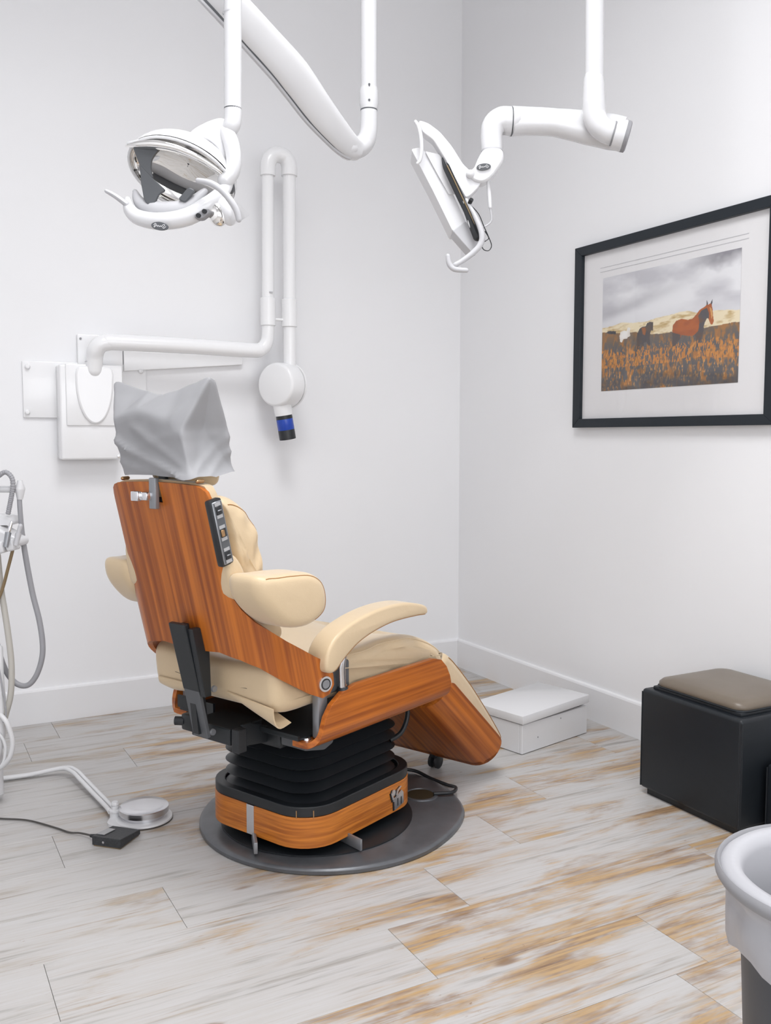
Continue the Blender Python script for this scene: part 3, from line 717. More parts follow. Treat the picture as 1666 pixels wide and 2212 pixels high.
# ------------------------------------------------------------------ paper cover over the headrest
cv = thing('headrest_cover', 'grey paper bag pulled over the headrest of the chair', 'headrest cover', (1.292, 2.829, 0.0), math.radians(24.0))
def cover():
    B = {  # local u, v, z
        'bl': (-0.712, 0.140, 1.186), 'bc': (-0.714, 0.0, 1.188), 'br': (-0.712, -0.150, 1.184), 'gb': (-0.648, -0.158, 1.183), 'fr': (-0.560, -0.150, 1.200), 'fl': (-0.560, 0.140, 1.200), 'gl': (-0.64, 0.135, 1.190),
        'sl': (-0.735, 0.158, 1.352), 'dm': (-0.728, 0.062, 1.374), 'sr': (-0.735, -0.082, 1.343), 'cr': (-0.728, -0.128, 1.315),
        'gm': (-0.642, -0.116, 1.318), 'fm': (-0.588, -0.163, 1.325), 'flm': (-0.58, 0.17, 1.33), 'glm': (-0.655, 0.14, 1.33),
        'el': (-0.664, 0.246, 1.466), 'er': (-0.664, -0.176, 1.462), 'er2': (-0.650, -0.180, 1.455),
        'm1': (-0.655, 0.095, 1.430), 'm2': (-0.660, 0.045, 1.416), 'm3': (-0.660, -0.045, 1.432),
        'f1': (-0.640, 0.090, 1.420), 'f2': (-0.640, -0.04, 1.418)}
    names = list(B); ix = {k: i for i, k in enumerate(names)}
    F = [('bl', 'sl', 'dm', 'bc'), ('bc', 'dm', 'sr', 'br'), ('br', 'sr', 'cr'), ('br', 'cr', 'gm', 'gb'), ('gb', 'gm', 'fm', 'fr'),
         ('sl', 'el', 'm1', 'dm'), ('dm', 'm1', 'm2'), ('dm', 'm2', 'm3', 'sr'), ('sr', 'm3', 'er'), ('sr', 'er', 'cr'), ('cr', 'er', 'gm'), ('gm', 'er', 'er2'), ('gm', 'er2', 'fm'),
         ('bl', 'gl', 'glm', 'sl'), ('gl', 'fl', 'flm', 'glm'), ('sl', 'glm', 'el'), ('glm', 'flm', 'el'),
         ('fr', 'fm', 'flm', 'fl'), ('fm', 'er2', 'f2'), ('fm', 'f2', 'f1', 'flm'), ('flm', 'f1', 'el'), ('m1', 'el', 'f1'), ('m1', 'f1', 'f2', 'm2'), ('m2', 'f2', 'm3'), ('m3', 'f2', 'er2', 'er'),
         ]
    bm = bmesh.new(); vs = [bm.verts.new(B[n]) for n in names]; bm.verts.ensure_lookup_table()
    for f in F: bm.faces.new([vs[ix[n]] for n in f])
    bmesh.ops.recalc_face_normals(bm, faces=bm.faces)
    bmesh.ops.triangulate(bm, faces=bm.faces[:])
    for _ in range(4): bmesh.ops.subdivide_edges(bm, edges=bm.edges[:], cuts=1, use_grid_fill=True)
    for _ in range(5): bmesh.ops.smooth_vert(bm, verts=bm.verts[:], factor=0.5, use_axis_x=True, use_axis_y=True, use_axis_z=True)
    bm.normal_update()
    rng = np.random.RandomState(3); W = rng.normal(size=(10, 3)) * 26; Ph = rng.uniform(0, 6.28, 10)
    for v in bm.verts:
        p = np.array(v.co); d = 0.0
        # broad diagonal creases sagging across the back plus fine crumple
        for sl_, q0, wd, am in ((-0.36, 1.236, 0.013, 0.012), (-0.14, 1.212, 0.010, 0.006), (-0.6, 1.292, 0.016, 0.006), (0.15, 1.286, 0.012, 0.003)):
            q = p[2] + sl_ * p[1] + 0.006 * math.sin(22 * p[1])
            d += am * math.exp(-((q - q0) / wd) ** 2) * (1.0 if p[2] < 1.33 else 0.15)
        q = p[2] - 0.8 * (p[0] + 0.64)
        if p[1] < -0.10: d += 0.005 * math.exp(-((q - 1.212) / 0.010) ** 2) + 0.004 * math.exp(-((q - 1.255) / 0.012) ** 2)
        d += sum(0.0007 * abs(math.sin(W[i] @ p + Ph[i])) for i in range(10))
        v.co += v.normal * (d - 0.003)
    m = MB().bm(bm)
    return m.build('paper_bag', 'bag', cv, smooth=60)
cover()

# measured joint positions (metres, local to each thing: right, away, up)
DATA = {'lamp': {'arm': [(0.0581, 0.13, 0.6324), (0.1317, 0.18, 0.5712), (0.2118, 0.27, 0.5105), (0.2971, 0.37, 0.4442), (0.3783, 0.47, 0.3598), (0.4562, 0.57, 0.2952),
                  (0.4883, 0.62, 0.2835)],
          'badge': [(-0.0319, -0.095, -0.1377)],
          'clear': [(0.1472, -0.06, -0.067), (0.1787, -0.06, -0.0619), (0.2149, -0.05, -0.098), (0.1621, -0.06, -0.1286)],
          'collar': [(0.5403, 0.65, 0.4333), (0.5403, 0.65, 0.4524), (0.5404, 0.65, 0.4922), (0.5404, 0.65, 0.508)],
          'cpole': [(0.5404, 0.65, 0.508), (0.5408, 0.65, 0.8076), (0.5415, 0.65, 1.2717), (0.5422, 0.65, 1.7852)],
          'cres': [(-0.1386, -0.03, -0.0493), (-0.1312, -0.04, -0.0776), (-0.1027, -0.05, -0.1032), (-0.04, -0.065, -0.1169), (0.0312, -0.06, -0.1055), (0.0888, -0.05, -0.0723),
                   (0.132, -0.03, -0.0286), (0.1514, -0.0, 0.0131)],
          'dishc': [(0.0077, 0.01, 0.0314)],
          'dishx': [(0.1065, 0.04, -0.0)],
          'elbow': [(0.4687, 0.58, 0.2825), (0.4995, 0.63, 0.2945), (0.5253, 0.65, 0.3198), (0.5385, 0.65, 0.3566), (0.5403, 0.65, 0.4285)],
          'housing': [(0.0426, 0.06, 0.0758)],
          'inner': [(-0.1222, -0.01, -0.0222), (-0.1056, -0.02, -0.0546), (-0.061, -0.03, -0.0752), (-0.0135, -0.035, -0.079), (0.0371, -0.035, -0.0661), (0.0817, -0.03, -0.026)],
          'k': 0.001372,
          'knobs': [(0.0755, -0.085, -0.1062), (0.0926, -0.085, -0.0947)],
          'lelbow': [(0.1608, 0.0, 0.2166), (0.1604, -0.0, 0.1882), (0.1561, -0.0, 0.1663), (0.1423, 0.01, 0.1566), (0.1231, 0.02, 0.1558)],
          'lhandle': [(-0.1931, -0.05, -0.0299), (-0.1672, -0.05, -0.044), (-0.1362, -0.045, -0.0659)],
          'lobe': [(0.1196, -0.04, -0.0905), (0.1427, -0.035, -0.0803)],
          'o': (0.7665, 2.7082, 2.027),
          'pole': [(0.1607, 0.0, 0.214), (0.163, 0.0, 0.3871), (0.1652, -0.0, 0.5521), (0.1643, 0.01, 0.6074), (0.1544, 0.05, 0.6588), (0.1365, 0.12, 0.7)],
          'rhandle': [(0.0745, -0.085, -0.0098), (0.1121, -0.1, -0.0214), (0.1458, -0.11, -0.0441), (0.1711, -0.11, -0.0743), (0.1842, -0.105, -0.097), (0.1895, -0.1, -0.1198)],
          'sh1': [(-0.1168, -0.05, 0.0941), (-0.033, -0.05, 0.0941), (-0.0517, -0.05, 0.0763), (-0.0638, -0.045, 0.0586), (-0.0669, -0.045, 0.033), (-0.0609, -0.04, 0.0049),
                  (-0.0983, -0.045, 0.0432)],
          'sh2': [(-0.0985, -0.044, 0.0448), (-0.0599, -0.044, 0.0051), (-0.0245, -0.04, -0.026), (-0.046, -0.045, -0.0376), (-0.0585, -0.05, -0.0671), (-0.0744, -0.05, -0.071),
                  (-0.0872, -0.05, -0.0543), (-0.0954, -0.045, -0.0055)],
          'sh3': [(0.0421, -0.055, -0.0197), (0.0616, -0.055, -0.0299), (0.0319, -0.06, -0.0645), (0.0111, -0.06, -0.0542)],
          'vent': [(0.0259, 0.0, 0.1067), (0.0747, -0.0, 0.0717), (0.0798, 0.0, 0.0547), (0.0217, 0.0, 0.0937)],
          'vent2': [(0.1525, 0.0, -0.0065)],
          'visor': [(-0.1393, -0.03, 0.1002), (-0.0984, -0.05, 0.0979), (-0.0436, -0.06, 0.0949), (0.0149, -0.06, 0.0834), (0.0712, -0.05, 0.061), (0.1196, -0.03, 0.0333),
                    (0.154, 0.0, 0.0052)],
          'visortop': [(-0.1326, -0.02, 0.1084), (-0.077, -0.03, 0.1117), (-0.0198, -0.02, 0.1212), (0.0309, -0.01, 0.1166), (0.0751, 0.0, 0.0976), (0.1129, 0.01, 0.068)],
          'web': [(0.1253, 0.01, 0.1877), (0.1612, 0.01, 0.1747), (0.1687, 0.01, 0.1332), (0.1639, 0.01, 0.0746), (0.1527, 0.01, 0.0354), (0.1311, 0.01, 0.0288),
                  (0.1291, 0.01, 0.0746), (0.1161, 0.01, 0.1045), (0.0897, 0.01, 0.1254), (0.0577, 0.01, 0.1319), (0.0226, 0.01, 0.1176), (0.0175, 0.01, 0.1293),
                  (0.0541, 0.01, 0.1591), (0.0905, 0.01, 0.1773)],
          'yoke': [(0.133, 0.01, 0.1617), (0.1451, 0.0, 0.143), (0.1591, -0.015, 0.106), (0.1647, -0.02, 0.0658), (0.1589, -0.02, 0.031), (0.14, -0.02, 0.0077)],
          'yoke2': [(0.143, 0.015, 0.1712), (0.1042, 0.03, 0.1786), (0.0638, 0.05, 0.1733), (0.0262, 0.08, 0.1603), (0.0011, 0.1, 0.1451)]},
 'mon': {'anchor': [(-0.1131, -0.06, -0.2417), (-0.1084, -0.06, -0.2669), (-0.0917, -0.06, -0.2833), (-0.0523, -0.06, -0.2877)],
         'arm': [(0.4766, 0.05, 0.1796), (0.44, 0.06, 0.1903), (0.3641, 0.07, 0.2071), (0.2547, 0.07, 0.2238), (0.1597, 0.06, 0.225), (0.1024, 0.05, 0.2217)],
         'badge': [(0.0036, -0.035, 0.0483)],
         'ball': [(-0.0397, -0.03, 0.0276)],
         'bracket': [(-0.2106, 0.0, 0.2023), (-0.177, 0.0, 0.1919), (-0.1387, -0.0, 0.1638), (-0.1003, 0.0, 0.1193), (-0.0617, -0.0, 0.0597), (-0.0309, 0.0, 0.0329),
                     (-0.0001, 0.0, 0.0149), (-0.0076, -0.0, -0.009), (-0.0365, -0.0, -0.0389), (-0.0533, -0.0, -0.0479), (-0.0843, 0.0, 0.0045), (-0.123, 0.0, 0.0791),
                     (-0.1615, 0.0, 0.1386), (-0.1982, 0.0, 0.1638)],
         'cab1': [(-0.1304, -0.02, 0.0807), (-0.1217, -0.03, 0.0483), (-0.0975, -0.035, -0.0019), (-0.076, -0.035, -0.0463), (-0.0514, -0.035, -0.0952), (-0.0298, -0.035, -0.1458),
                  (-0.0154, -0.03, -0.1746)],
         'cab2': [(-0.1151, -0.02, 0.0689), (-0.0973, -0.03, 0.0246), (-0.0712, -0.03, -0.0302), (-0.048, -0.03, -0.0821), (-0.0233, -0.03, -0.1387), (-0.0078, -0.03, -0.1641)],
         'cab3': [(-0.0865, -0.03, -0.0079), (-0.0673, -0.04, -0.0579), (-0.0488, -0.04, -0.1023), (-0.0425, -0.04, -0.1365), (-0.0251, -0.035, -0.1652)],
         'elbow': [(0.3662, 0.0, 0.3482), (0.3666, -0.0, 0.3262), (0.3679, 0.0, 0.2555), (0.3716, 0.0, 0.2201), (0.3862, -0.005, 0.1888), (0.4144, -0.01, 0.168),
                   (0.4438, -0.015, 0.1576)],
         'elbow2': [(0.1024, 0.05, 0.2217), (0.0708, 0.045, 0.2216), (0.0457, 0.04, 0.205), (0.0361, 0.035, 0.1719), (0.0376, 0.03, 0.1163)],
         'foot': [(-0.0957, 0.0, -0.1486), (-0.0513, 0.0, -0.117), (0.003, -0.0, -0.1773), (-0.009, 0.0, -0.2105), (-0.0321, 0.0, -0.2196)],
         'head': [(0.0052, 0.0, 0.1103), (0.0663, 0.0, 0.1103), (0.0713, -0.0, 0.0716), (0.0336, 0.0, 0.0179), (0.0031, -0.0, -0.003), (-0.0338, -0.0, 0.006),
                  (-0.0493, 0.0, 0.0359), (-0.0279, 0.0, 0.0448), (-0.0129, 0.0, 0.0821)],
         'hinge': [(0.4376, -0.015, 0.1591), (0.4776, -0.02, 0.1486)],
         'inset': [(-0.1874, 0.0, 0.1074), (-0.1384, 0.0, 0.097), (-0.1199, -0.0, 0.0597), (-0.0841, -0.0, -0.0299), (-0.1071, -0.0, -0.0329), (-0.1458, -0.0, 0.0329)],
         'k': 0.001571,
         'knob': [(-0.0425, -0.035, -0.0685)],
         'lhandle': [(-0.0513, -0.03, -0.0554), (-0.0223, -0.05, -0.1165), (-0.0033, -0.06, -0.1705), (-0.0075, -0.06, -0.2046), (-0.0345, -0.06, -0.2342),
                     (-0.0676, -0.06, -0.258), (-0.0887, -0.06, -0.2699)],
         'loop': [(-0.0482, -0.03, -0.0613), (-0.0307, -0.04, -0.0816), (-0.0118, -0.05, -0.1076), (0.0051, -0.05, -0.1461), (0.019, -0.05, -0.1758), (0.0299, -0.05, -0.2055),
                  (0.021, -0.05, -0.2219), (0.0042, -0.05, -0.2189), (-0.002, -0.05, -0.2011), (0.0116, -0.05, -0.1907), (0.0206, -0.05, -0.1817), (0.0083, -0.05, -0.161)],
         'o': (1.7636, 2.6293, 2.1327),
         'panel': [(-0.2332, -0.0, 0.1163), (-0.2027, 0.0, 0.1222), (-0.169, 0.0, 0.0925), (-0.1259, 0.0, 0.0329), (-0.084, 0.0, -0.0479), (-0.0497, -0.0, -0.12),
                   (-0.0942, 0.0, -0.1501), (-0.1609, -0.0, -0.018)],
         'post': [(0.3679, 0.0, 0.338), (0.3649, 0.0, 0.589), (0.3612, 0.0, 0.8768), (0.3535, -0.0, 1.3839)],
         'strut': [(0.0203, -0.01, 0.0093), (0.0252, -0.01, -0.0325), (0.0287, -0.01, -0.0743)],
         'strut2': [(0.0287, -0.01, -0.0743), (0.0321, -0.01, -0.1193), (0.0047, -0.01, -0.1403)],
         'thandle': [(-0.2188, -0.02, 0.1972), (-0.2083, -0.025, 0.1779), (-0.2008, -0.03, 0.1396), (-0.1992, -0.03, 0.1028), (-0.2037, -0.03, 0.0734), (-0.2127, -0.03, 0.0616)]},
 'unit': {'barA': [(-0.1432, -0.0, 0.0322), (-0.03, -0.0, 0.0612), (0.0307, -0.0, 0.0547), (0.0444, -0.0, 0.0354), (0.0393, 0.0, 0.0242), (-0.0313, -0.0, 0.0242)],
          'barB': [(-0.147, -0.0, -0.0727), (-0.0185, -0.0, -0.0743), (0.0269, 0.0, -0.0613), (0.0788, -0.0, -0.0452), (0.0841, -0.0, -0.029), (0.0734, -0.0, -0.0129),
                   (0.0481, -0.0, 0.0), (-0.015, 0.0, 0.0322), (-0.1429, -0.0, 0.0403)],
          'conn': [(0.0664, 0.02, 0.1676), (0.0658, 0.02, 0.1482), (0.0647, 0.02, 0.1128)],
          'connarm': [(-0.0559, 0.03, 0.1477), (0.0658, 0.02, 0.1482)],
          'cord': [(0.0534, -0.03, -0.0609), (0.0372, -0.03, -0.1171), (0.0115, -0.02, -0.1911), (-0.0093, -0.02, -0.2397), (-0.034, -0.02, -0.3047)],
          'hoseA': [(-0.0373, -0.0, 0.0804), (-0.0101, -0.0, 0.1765), (0.0066, 0.0, 0.1989), (0.0261, 0.0, 0.2085), (0.0432, -0.0, 0.1957), (0.0505, -0.0, 0.1733),
                    (0.0461, -0.0, 0.1366), (0.0293, 0.0, 0.0612)],
          'hoseB': [(0.0631, 0.02, 0.1144), (0.0647, 0.02, 0.0627), (0.0652, 0.03, -0.0031), (0.0701, 0.04, -0.0859), (0.0866, 0.05, -0.2191), (0.1082, 0.05, -0.3186),
                    (0.1173, 0.05, -0.4019), (0.1122, 0.05, -0.4604), (0.0907, 0.05, -0.519), (0.06, 0.05, -0.5526), (0.0238, 0.05, -0.5493), (-0.0082, 0.05, -0.5157),
                    (-0.0311, 0.05, -0.4604), (-0.0467, 0.05, -0.3852), (-0.0537, 0.05, -0.2522)],
          'hoseC': [(-0.0107, 0.0, -0.0808), (-0.0032, 0.0, -0.1944), (0.007, -0.0, -0.2759), (0.0183, -0.0, -0.3742), (0.0248, 0.0, -0.473), (0.0184, -0.0, -0.5722),
                    (-0.002, -0.0, -0.647), (-0.024, -0.0, -0.722)],
          'hp1': [(0.0588, -0.1, -0.0398), (0.0656, -0.09, 0.0092)],
          'hp1b': [(0.0656, -0.09, 0.0092), (0.069, -0.09, 0.0155), (0.0756, -0.085, 0.0432)],
          'hp2': [(0.0872, -0.085, -0.0353), (0.0959, -0.08, 0.0051)],
          'hp2b': [(0.0959, -0.08, 0.0051), (0.1029, -0.08, 0.0302)],
          'k': 0.001596,
          'o': (0.3286, 3.4521, 0.9722),
          'post': [(-0.022, 0.02, -0.4117), (-0.0174, -0.0, -0.5225), (-0.0169, -0.0, -0.6054), (-0.0224, 0.0, -0.722), (-0.0399, 0.0, -0.8057)],
          'tubeE': [(-0.0098, -0.02, -0.6409), (0.013, -0.03, -0.6626), (0.0292, -0.03, -0.7122), (0.0312, -0.03, -0.7486), (0.0185, -0.03, -0.7918), (-0.011, -0.02, -0.8236),
                    (-0.0484, -0.01, -0.844)],
          'tubeF': [(-0.0185, -0.02, -0.7072), (-0.0031, -0.02, -0.7321), (0.0023, -0.02, -0.7653), (-0.0055, -0.02, -0.807), (-0.0193, -0.02, -0.8286)],
          'wireD': [(-0.0164, -0.01, -0.4705), (0.0024, -0.02, -0.5666), (0.0083, -0.02, -0.6326), (-0.0009, -0.02, -0.6657)]}}
# silhouettes of the printed picture (0..1 across, 0..1 up)
BAY = [(0.554, 0.455), (0.558, 0.499), (0.58, 0.529), (0.619, 0.54), (0.663, 0.523), (0.695, 0.528), (0.719, 0.557), (0.743, 0.589), (0.773, 0.605), (0.786, 0.617), (0.786, 0.657), (0.794, 0.634), (0.796, 0.617), (0.812, 0.626), (0.825, 0.656), (0.824, 0.628), (0.82, 0.611), (0.827, 0.577), (0.831, 0.526), (0.837, 0.482), (0.829, 0.462), (0.819, 0.46), (0.81, 0.48), (0.802, 0.506), (0.792, 0.515), (0.778, 0.485), (0.771, 0.45), (0.77, 0.407), (0.762, 0.371), (0.747, 0.337), (0.735, 0.302), (0.721, 0.304), (0.72, 0.378), (0.712, 0.401), (0.696, 0.392), (0.659, 0.398), (0.62, 0.411), (0.611, 0.382), (0.589, 0.352), (0.573, 0.309), (0.555, 0.311), (0.556, 0.364), (0.559, 0.409)]
BAY_SH = [(0.554, 0.44), (0.581, 0.428), (0.614, 0.412), (0.611, 0.382), (0.589, 0.352), (0.573, 0.309), (0.555, 0.311), (0.556, 0.364)]
BAY_DK = [(0.732, 0.544), (0.755, 0.583), (0.789, 0.595), (0.804, 0.553), (0.802, 0.506), (0.792, 0.515), (0.778, 0.485), (0.771, 0.45), (0.77, 0.407), (0.762, 0.371), (0.747, 0.337), (0.735, 0.302), (0.721, 0.304), (0.72, 0.378), (0.712, 0.401), (0.736, 0.426), (0.741, 0.491)]
DARK_H = [(0.287, 0.426), (0.291, 0.472), (0.309, 0.509), (0.33, 0.523), (0.355, 0.521), (0.365, 0.546), (0.386, 0.555), (0.41, 0.547), (0.412, 0.5), (0.409, 0.47), (0.4, 0.483), (0.392, 0.465), (0.387, 0.427), (0.393, 0.371), (0.388, 0.349), (0.374, 0.366), (0.363, 0.391), (0.345, 0.386), (0.342, 0.339), (0.325, 0.334), (0.317, 0.382), (0.311, 0.32), (0.293, 0.322)]
DARK_B = [(0.323, 0.514), (0.351, 0.514), (0.358, 0.485), (0.352, 0.447), (0.334, 0.458)]
WHITE_H = [(0.147, 0.47), (0.156, 0.505), (0.186, 0.512), (0.204, 0.505), (0.215, 0.536), (0.235, 0.524), (0.231, 0.489), (0.236, 0.457), (0.216, 0.452), (0.208, 0.437), (0.179, 0.437), (0.168, 0.411), (0.153, 0.421)]
HILL = [(0.003, 0.561), (0.088, 0.568), (0.163, 0.584), (0.266, 0.563), (0.365, 0.562), (0.46, 0.58), (0.527, 0.584), (0.605, 0.596), (0.656, 0.598), (0.713, 0.573), (0.834, 0.565), (0.922, 0.556), (1.001, 0.541)]
LAND = [(0.003, 0.524), (0.141, 0.495), (0.281, 0.482), (0.407, 0.447), (0.529, 0.444), (0.645, 0.444), (0.782, 0.445), (0.9, 0.454), (1.002, 0.454)]
VAN = [(0.034, 0.515), (0.057, 0.528), (0.115, 0.517), (0.12, 0.49), (0.058, 0.5)]

# ------------------------------------------------------------------ helpers for jointed arms
def mid(P, ks, n=8):
    """spline through 3-D points with a radius interpolated along it"""
    pts = spline(P, n); m = len(ks); R = []
    for i in range(len(pts)):
        x = i / (len(pts) - 1) * (m - 1); j = min(int(x), m - 2); R.append(ks[j] + (ks[j + 1] - ks[j]) * (x - j))
    return pts, R
def pipe(P, r, n=16, flat=None, round_end=True, k=8):
    ks = r if isinstance(r, (list, tuple)) else [r] * len(P)
    pts, R = mid(P, list(ks), k)
    return MB().tube(pts, R, n, True, flat, round_end)
def plate2(pts, dy0, dy1, r=0.004, n=3):
    """polygon of (x, y, z) points: its x, z outline as a slab between y offsets dy0 and dy1"""
    q = roundpoly([(p[0], p[2]) for p in pts], r, n)
    y = sum(p[1] for p in pts) / len(pts)
    return MB().prism(q, lambda a, b, t: (a, y + t, b), dy0, dy1)
def ellipsoid(c, ax, n=20, m=12, rot=None):
    vs = []; c = Vector(c)
    rings = []
    for j in range(m + 1):
        th = PI * j / m
        ring_ = []
        for i in range(n):
            p = Vector((ax[0] * math.sin(th) * math.cos(2 * PI * i / n), ax[1] * math.sin(th) * math.sin(2 * PI * i / n), ax[2] * math.cos(th)))
            if j in (0, m): p = Vector((0, 0, ax[2] * math.cos(th))) + p * 0.01
            if rot is not None: p = rot @ p
            ring_.append(c + p)
        rings.append(ring_)
    return MB().loft(rings)
def badge(c, a, b, tilt, parent, nrm_y=-1):
    """dark oval maker's badge with light flowing script"""
    ca, sa = math.cos(tilt), math.sin(tilt)
    def fn(x, z, t): return (c[0] + x * ca - z * sa, c[1] - t, c[2] + x * sa + z * ca)
    el = [(a * math.cos(i * 2 * PI / 28), b * math.sin(i * 2 * PI / 28)) for i in range(28)]
    bd = MB().prism(el, fn, 0.0, 0.004).build('badge', 'shield', parent, bevel=0.001)
    wr_ = [(-0.72, 0.05), (-0.55, 0.45), (-0.42, 0.25), (-0.6, -0.05), (-0.62, -0.5), (-0.45, -0.1), (-0.3, 0.05), (-0.28, -0.25), (-0.15, 0.1), (-0.05, -0.2), (0.08, 0.08), (0.18, -0.15), (0.3, 0.25), (0.45, 0.5), (0.55, 0.25), (0.35, -0.2), (0.5, -0.4), (0.7, 0.1)]
    MB().tube(spline([fn(x * a, z * b, 0.0045) for x, z in wr_], 4), min(a, b) * 0.075, 6).build('badge_script', 'white', bd)
    return bd

# ------------------------------------------------------------------ ceiling-mounted dental light
D = DATA['lamp']; K = D['k']
dl = thing('dental_light', 'white ceiling-mounted dental light with mirrored reflector hanging over the chair', 'dental light', D['o'], -YAW)
pipe(D['pole'][:4] + D['pole'][4:], 0.0252, 24, round_end=False).build('drop_pole', 'white', dl)
MB().lathe([(0.0256, 0), (0.0256, 0.0035)], Vector(D['pole'][0]) + Vector((0, 0, 0.262)), (0, 0, 1), 28, cap=False).build('pole_seam', 'greyw', dl)
MB().lathe([(0.0253, 0), (0.0253, 0.003)], Vector(D['pole'][0]) + Vector((0, 0, -0.002)), (0, 0, 1), 28, cap=False).build('pole_seam', 'shield', dl)
# spring arm: rounded-rectangle section, swept
def sweep(path, hh, ww, nx=24, p=3.0):
    pts, H_ = mid(path, hh); rings = []
    for i, q in enumerate(pts):
        t = (Vector(pts[min(i + 1, len(pts) - 1)]) - Vector(pts[max(i - 1, 0)])).normalized()
        side = Vector((0, 1, 0)); side = (side - t * side.dot(t)).normalized(); up = side.cross(t)
        rg = []
        for k in range(nx):
            a = 2 * PI * k / nx; c, s = math.cos(a), math.sin(a)
            rg.append(Vector(q) + up * (H_[i] * math.copysign(abs(c) ** (2 / p), c)) + side * (ww * math.copysign(abs(s) ** (2 / p), s)))
        rings.append(rg)
    return MB().loft(rings)
arm_h = [0.054, 0.056, 0.058, 0.061, 0.056, 0.045, 0.036]
sa = sweep(D['arm'], arm_h, 0.040).build('spring_arm', 'white', dl)
low = [(x - 0.012 - 0.0, y, z - 0.012) for x, y, z in D['arm']]
def offs(path, hh, k):
    pts, H_ = mid(path, hh); out = []
    for i, q in enumerate(pts):
        t = (Vector(pts[min(i + 1, len(pts) - 1)]) - Vector(pts[max(i - 1, 0)])).normalized()
        side = Vector((0, 1, 0)); side = (side - t * side.dot(t)).normalized(); up = side.cross(t)
        up = up if up.z > 0 else -up
        out.append(Vector(q) - up * H_[i] * k + Vector((0, -0.028, 0)))
    return out
MB().tube(offs(D['arm'], arm_h, 0.86)[2:-3], 0.0085, 8).build('arm_slot', 'shield', sa)
MB().tube(offs(D['arm'], arm_h, 0.98)[2:-3], 0.0080, 8).build('arm_lip', 'greyw', sa)
pipe(D['elbow'], [0.036, 0.036, 0.034, 0.0305, 0.0295], 24).build('lower_elbow', 'white', dl)
MB().tube(D['collar'], [0.030, 0.0335, 0.0335, 0.030], 24).build('pole_collar', 'white', dl)
MB().tube(D['cpole'], 0.0285, 24).build('ceiling_pole', 'white', dl)
cz = D['cpole'][-1]
MB().lathe([(0.0302, 0), (0.0302, 0.0035)], Vector(D['collar'][0]) + Vector((0, 0, -0.004)), (0, 0, 1), 28, cap=False).build('pole_seam', 'shield', dl)
for z_ in (0.022, 0.075):
    MB().lathe([(0, 0.003), (0.004, 0.003), (0.004, 0)], (D['collar'][0][0] + 0.002, D['collar'][0][1] - 0.032, D['collar'][0][2] + z_), (0, -1, 0), 10).build('set_screw', 'shield', dl)
MB().lathe([(0.09, 0), (0.09, 0.02), (0.03, 0.05)][::-1], (cz[0], cz[1], HC - D['o'][2] - 0.001), (0, 0, -1), 32).build('ceiling_flange', 'white', dl)
MB().tube([cz, (cz[0], cz[1], HC - D['o'][2])], 0.0285, 24).build('ceiling_pole_top', 'white', dl)
pipe(D['lelbow'], [0.0252, 0.0252, 0.0245, 0.023, 0.021], 24).build('lamp_elbow', 'white', dl)
pipe(D['yoke'], [0.018, 0.0225, 0.023, 0.022, 0.022, 0.023], 18).build('yoke_fork', 'white', dl)
plate2(D['web'], -0.02, 0.05, 0.012, 4).build('yoke_web', 'white', dl, bevel=0.014)
# reflector bowl
cb = Vector(D['dishc'][0])
ax = Vector((-0.22, -0.66, -0.72)).normalized()
e1 = Vector((0.90, 0.0, -0.36)); e1 = (e1 - ax * e1.dot(ax)).normalized(); e2 = ax.cross(e1)
def bowl(sc, dep, back, r1=0.155, r2=0.110):
    rings = []
    for j in range(13):
        t = j / 12.0
        rr = max(1 - t ** 1.0, 0.0); rr = math.sqrt(max(0.0, 1 - t * t)) if t < 1 else 0.02
        rr = max(rr, 0.02)
        rings.append([cb - ax * (back + dep * t) + e1 * (r1 * sc * rr * math.cos(2 * PI * i / 40)) + e2 * (r2 * sc * rr * math.sin(2 * PI * i / 40)) for i in range(40)])
    return rings
hs = MB().loft(bowl(1.04, 0.125, 0.004), cap=False).build('lamp_housing', 'white', dl, smooth=60)
MB().loft(bowl(1.0, 0.062, -0.004), cap=False).build('reflector', 'mirror', dl, smooth=60)
MB().tube([cb + ax * 0.004 + e1 * (0.157 * math.cos(a)) + e2 * (0.112 * math.sin(a)) for a in [2 * PI * i / 48 for i in range(49)]], 0.0045, 8, cap=False).build('reflector_rim', 'white', dl)
hq = Vector(D['housing'][0]) + Vector((0.01, 0.075, 0.012))
ellipsoid(hq, (0.09, 0.05, 0.056), rot=Matrix.Rotation(math.radians(25), 3, 'Y')).build('rear_housing', 'white', dl)
pipe(D['visor'], [0.003, 0.010, 0.013, 0.013, 0.012, 0.010, 0.006], 16, flat=1.6).build('visor', 'mirror', dl)
pipe(D['visortop'], [0.006, 0.011, 0.013, 0.012, 0.011, 0.008], 14, flat=2.2).build('visor_top', 'white', dl)
pipe(D['cres'], [0.010, 0.018, 0.022, 0.024, 0.025, 0.025, 0.020, 0.012], 20).build('lower_housing', 'white', dl)
pipe(D['inner'], [0.008, 0.018, 0.024, 0.025, 0.021, 0.010], 16).build('inner_ring', 'greyw', dl)
for nm in ('sh1', 'sh2', 'sh3'):
    plate2(D[nm], -0.003, 0.009, 0.008, 4).build('side_shield', 'shield', dl, bevel=0.003)
lh = pipe(D['lhandle'], [0.0055, 0.0075, 0.009], 12, flat=1.4).build('handle', 'greyw', dl)
rh = pipe(D['rhandle'], [0.0075, 0.009, 0.0095, 0.0095, 0.0092, 0.0085], 14).build('handle', 'greyw', dl)
plate2(D['clear'], -0.0012, 0.0012, 0.006).build('splash_shield', 'clear', dl, smooth=0)
ellipsoid(D['lobe'][0], (0.030, 0.028, 0.037), rot=Matrix.Rotation(math.radians(-18), 3, 'Y')).build('side_reflector', 'mirror', dl)
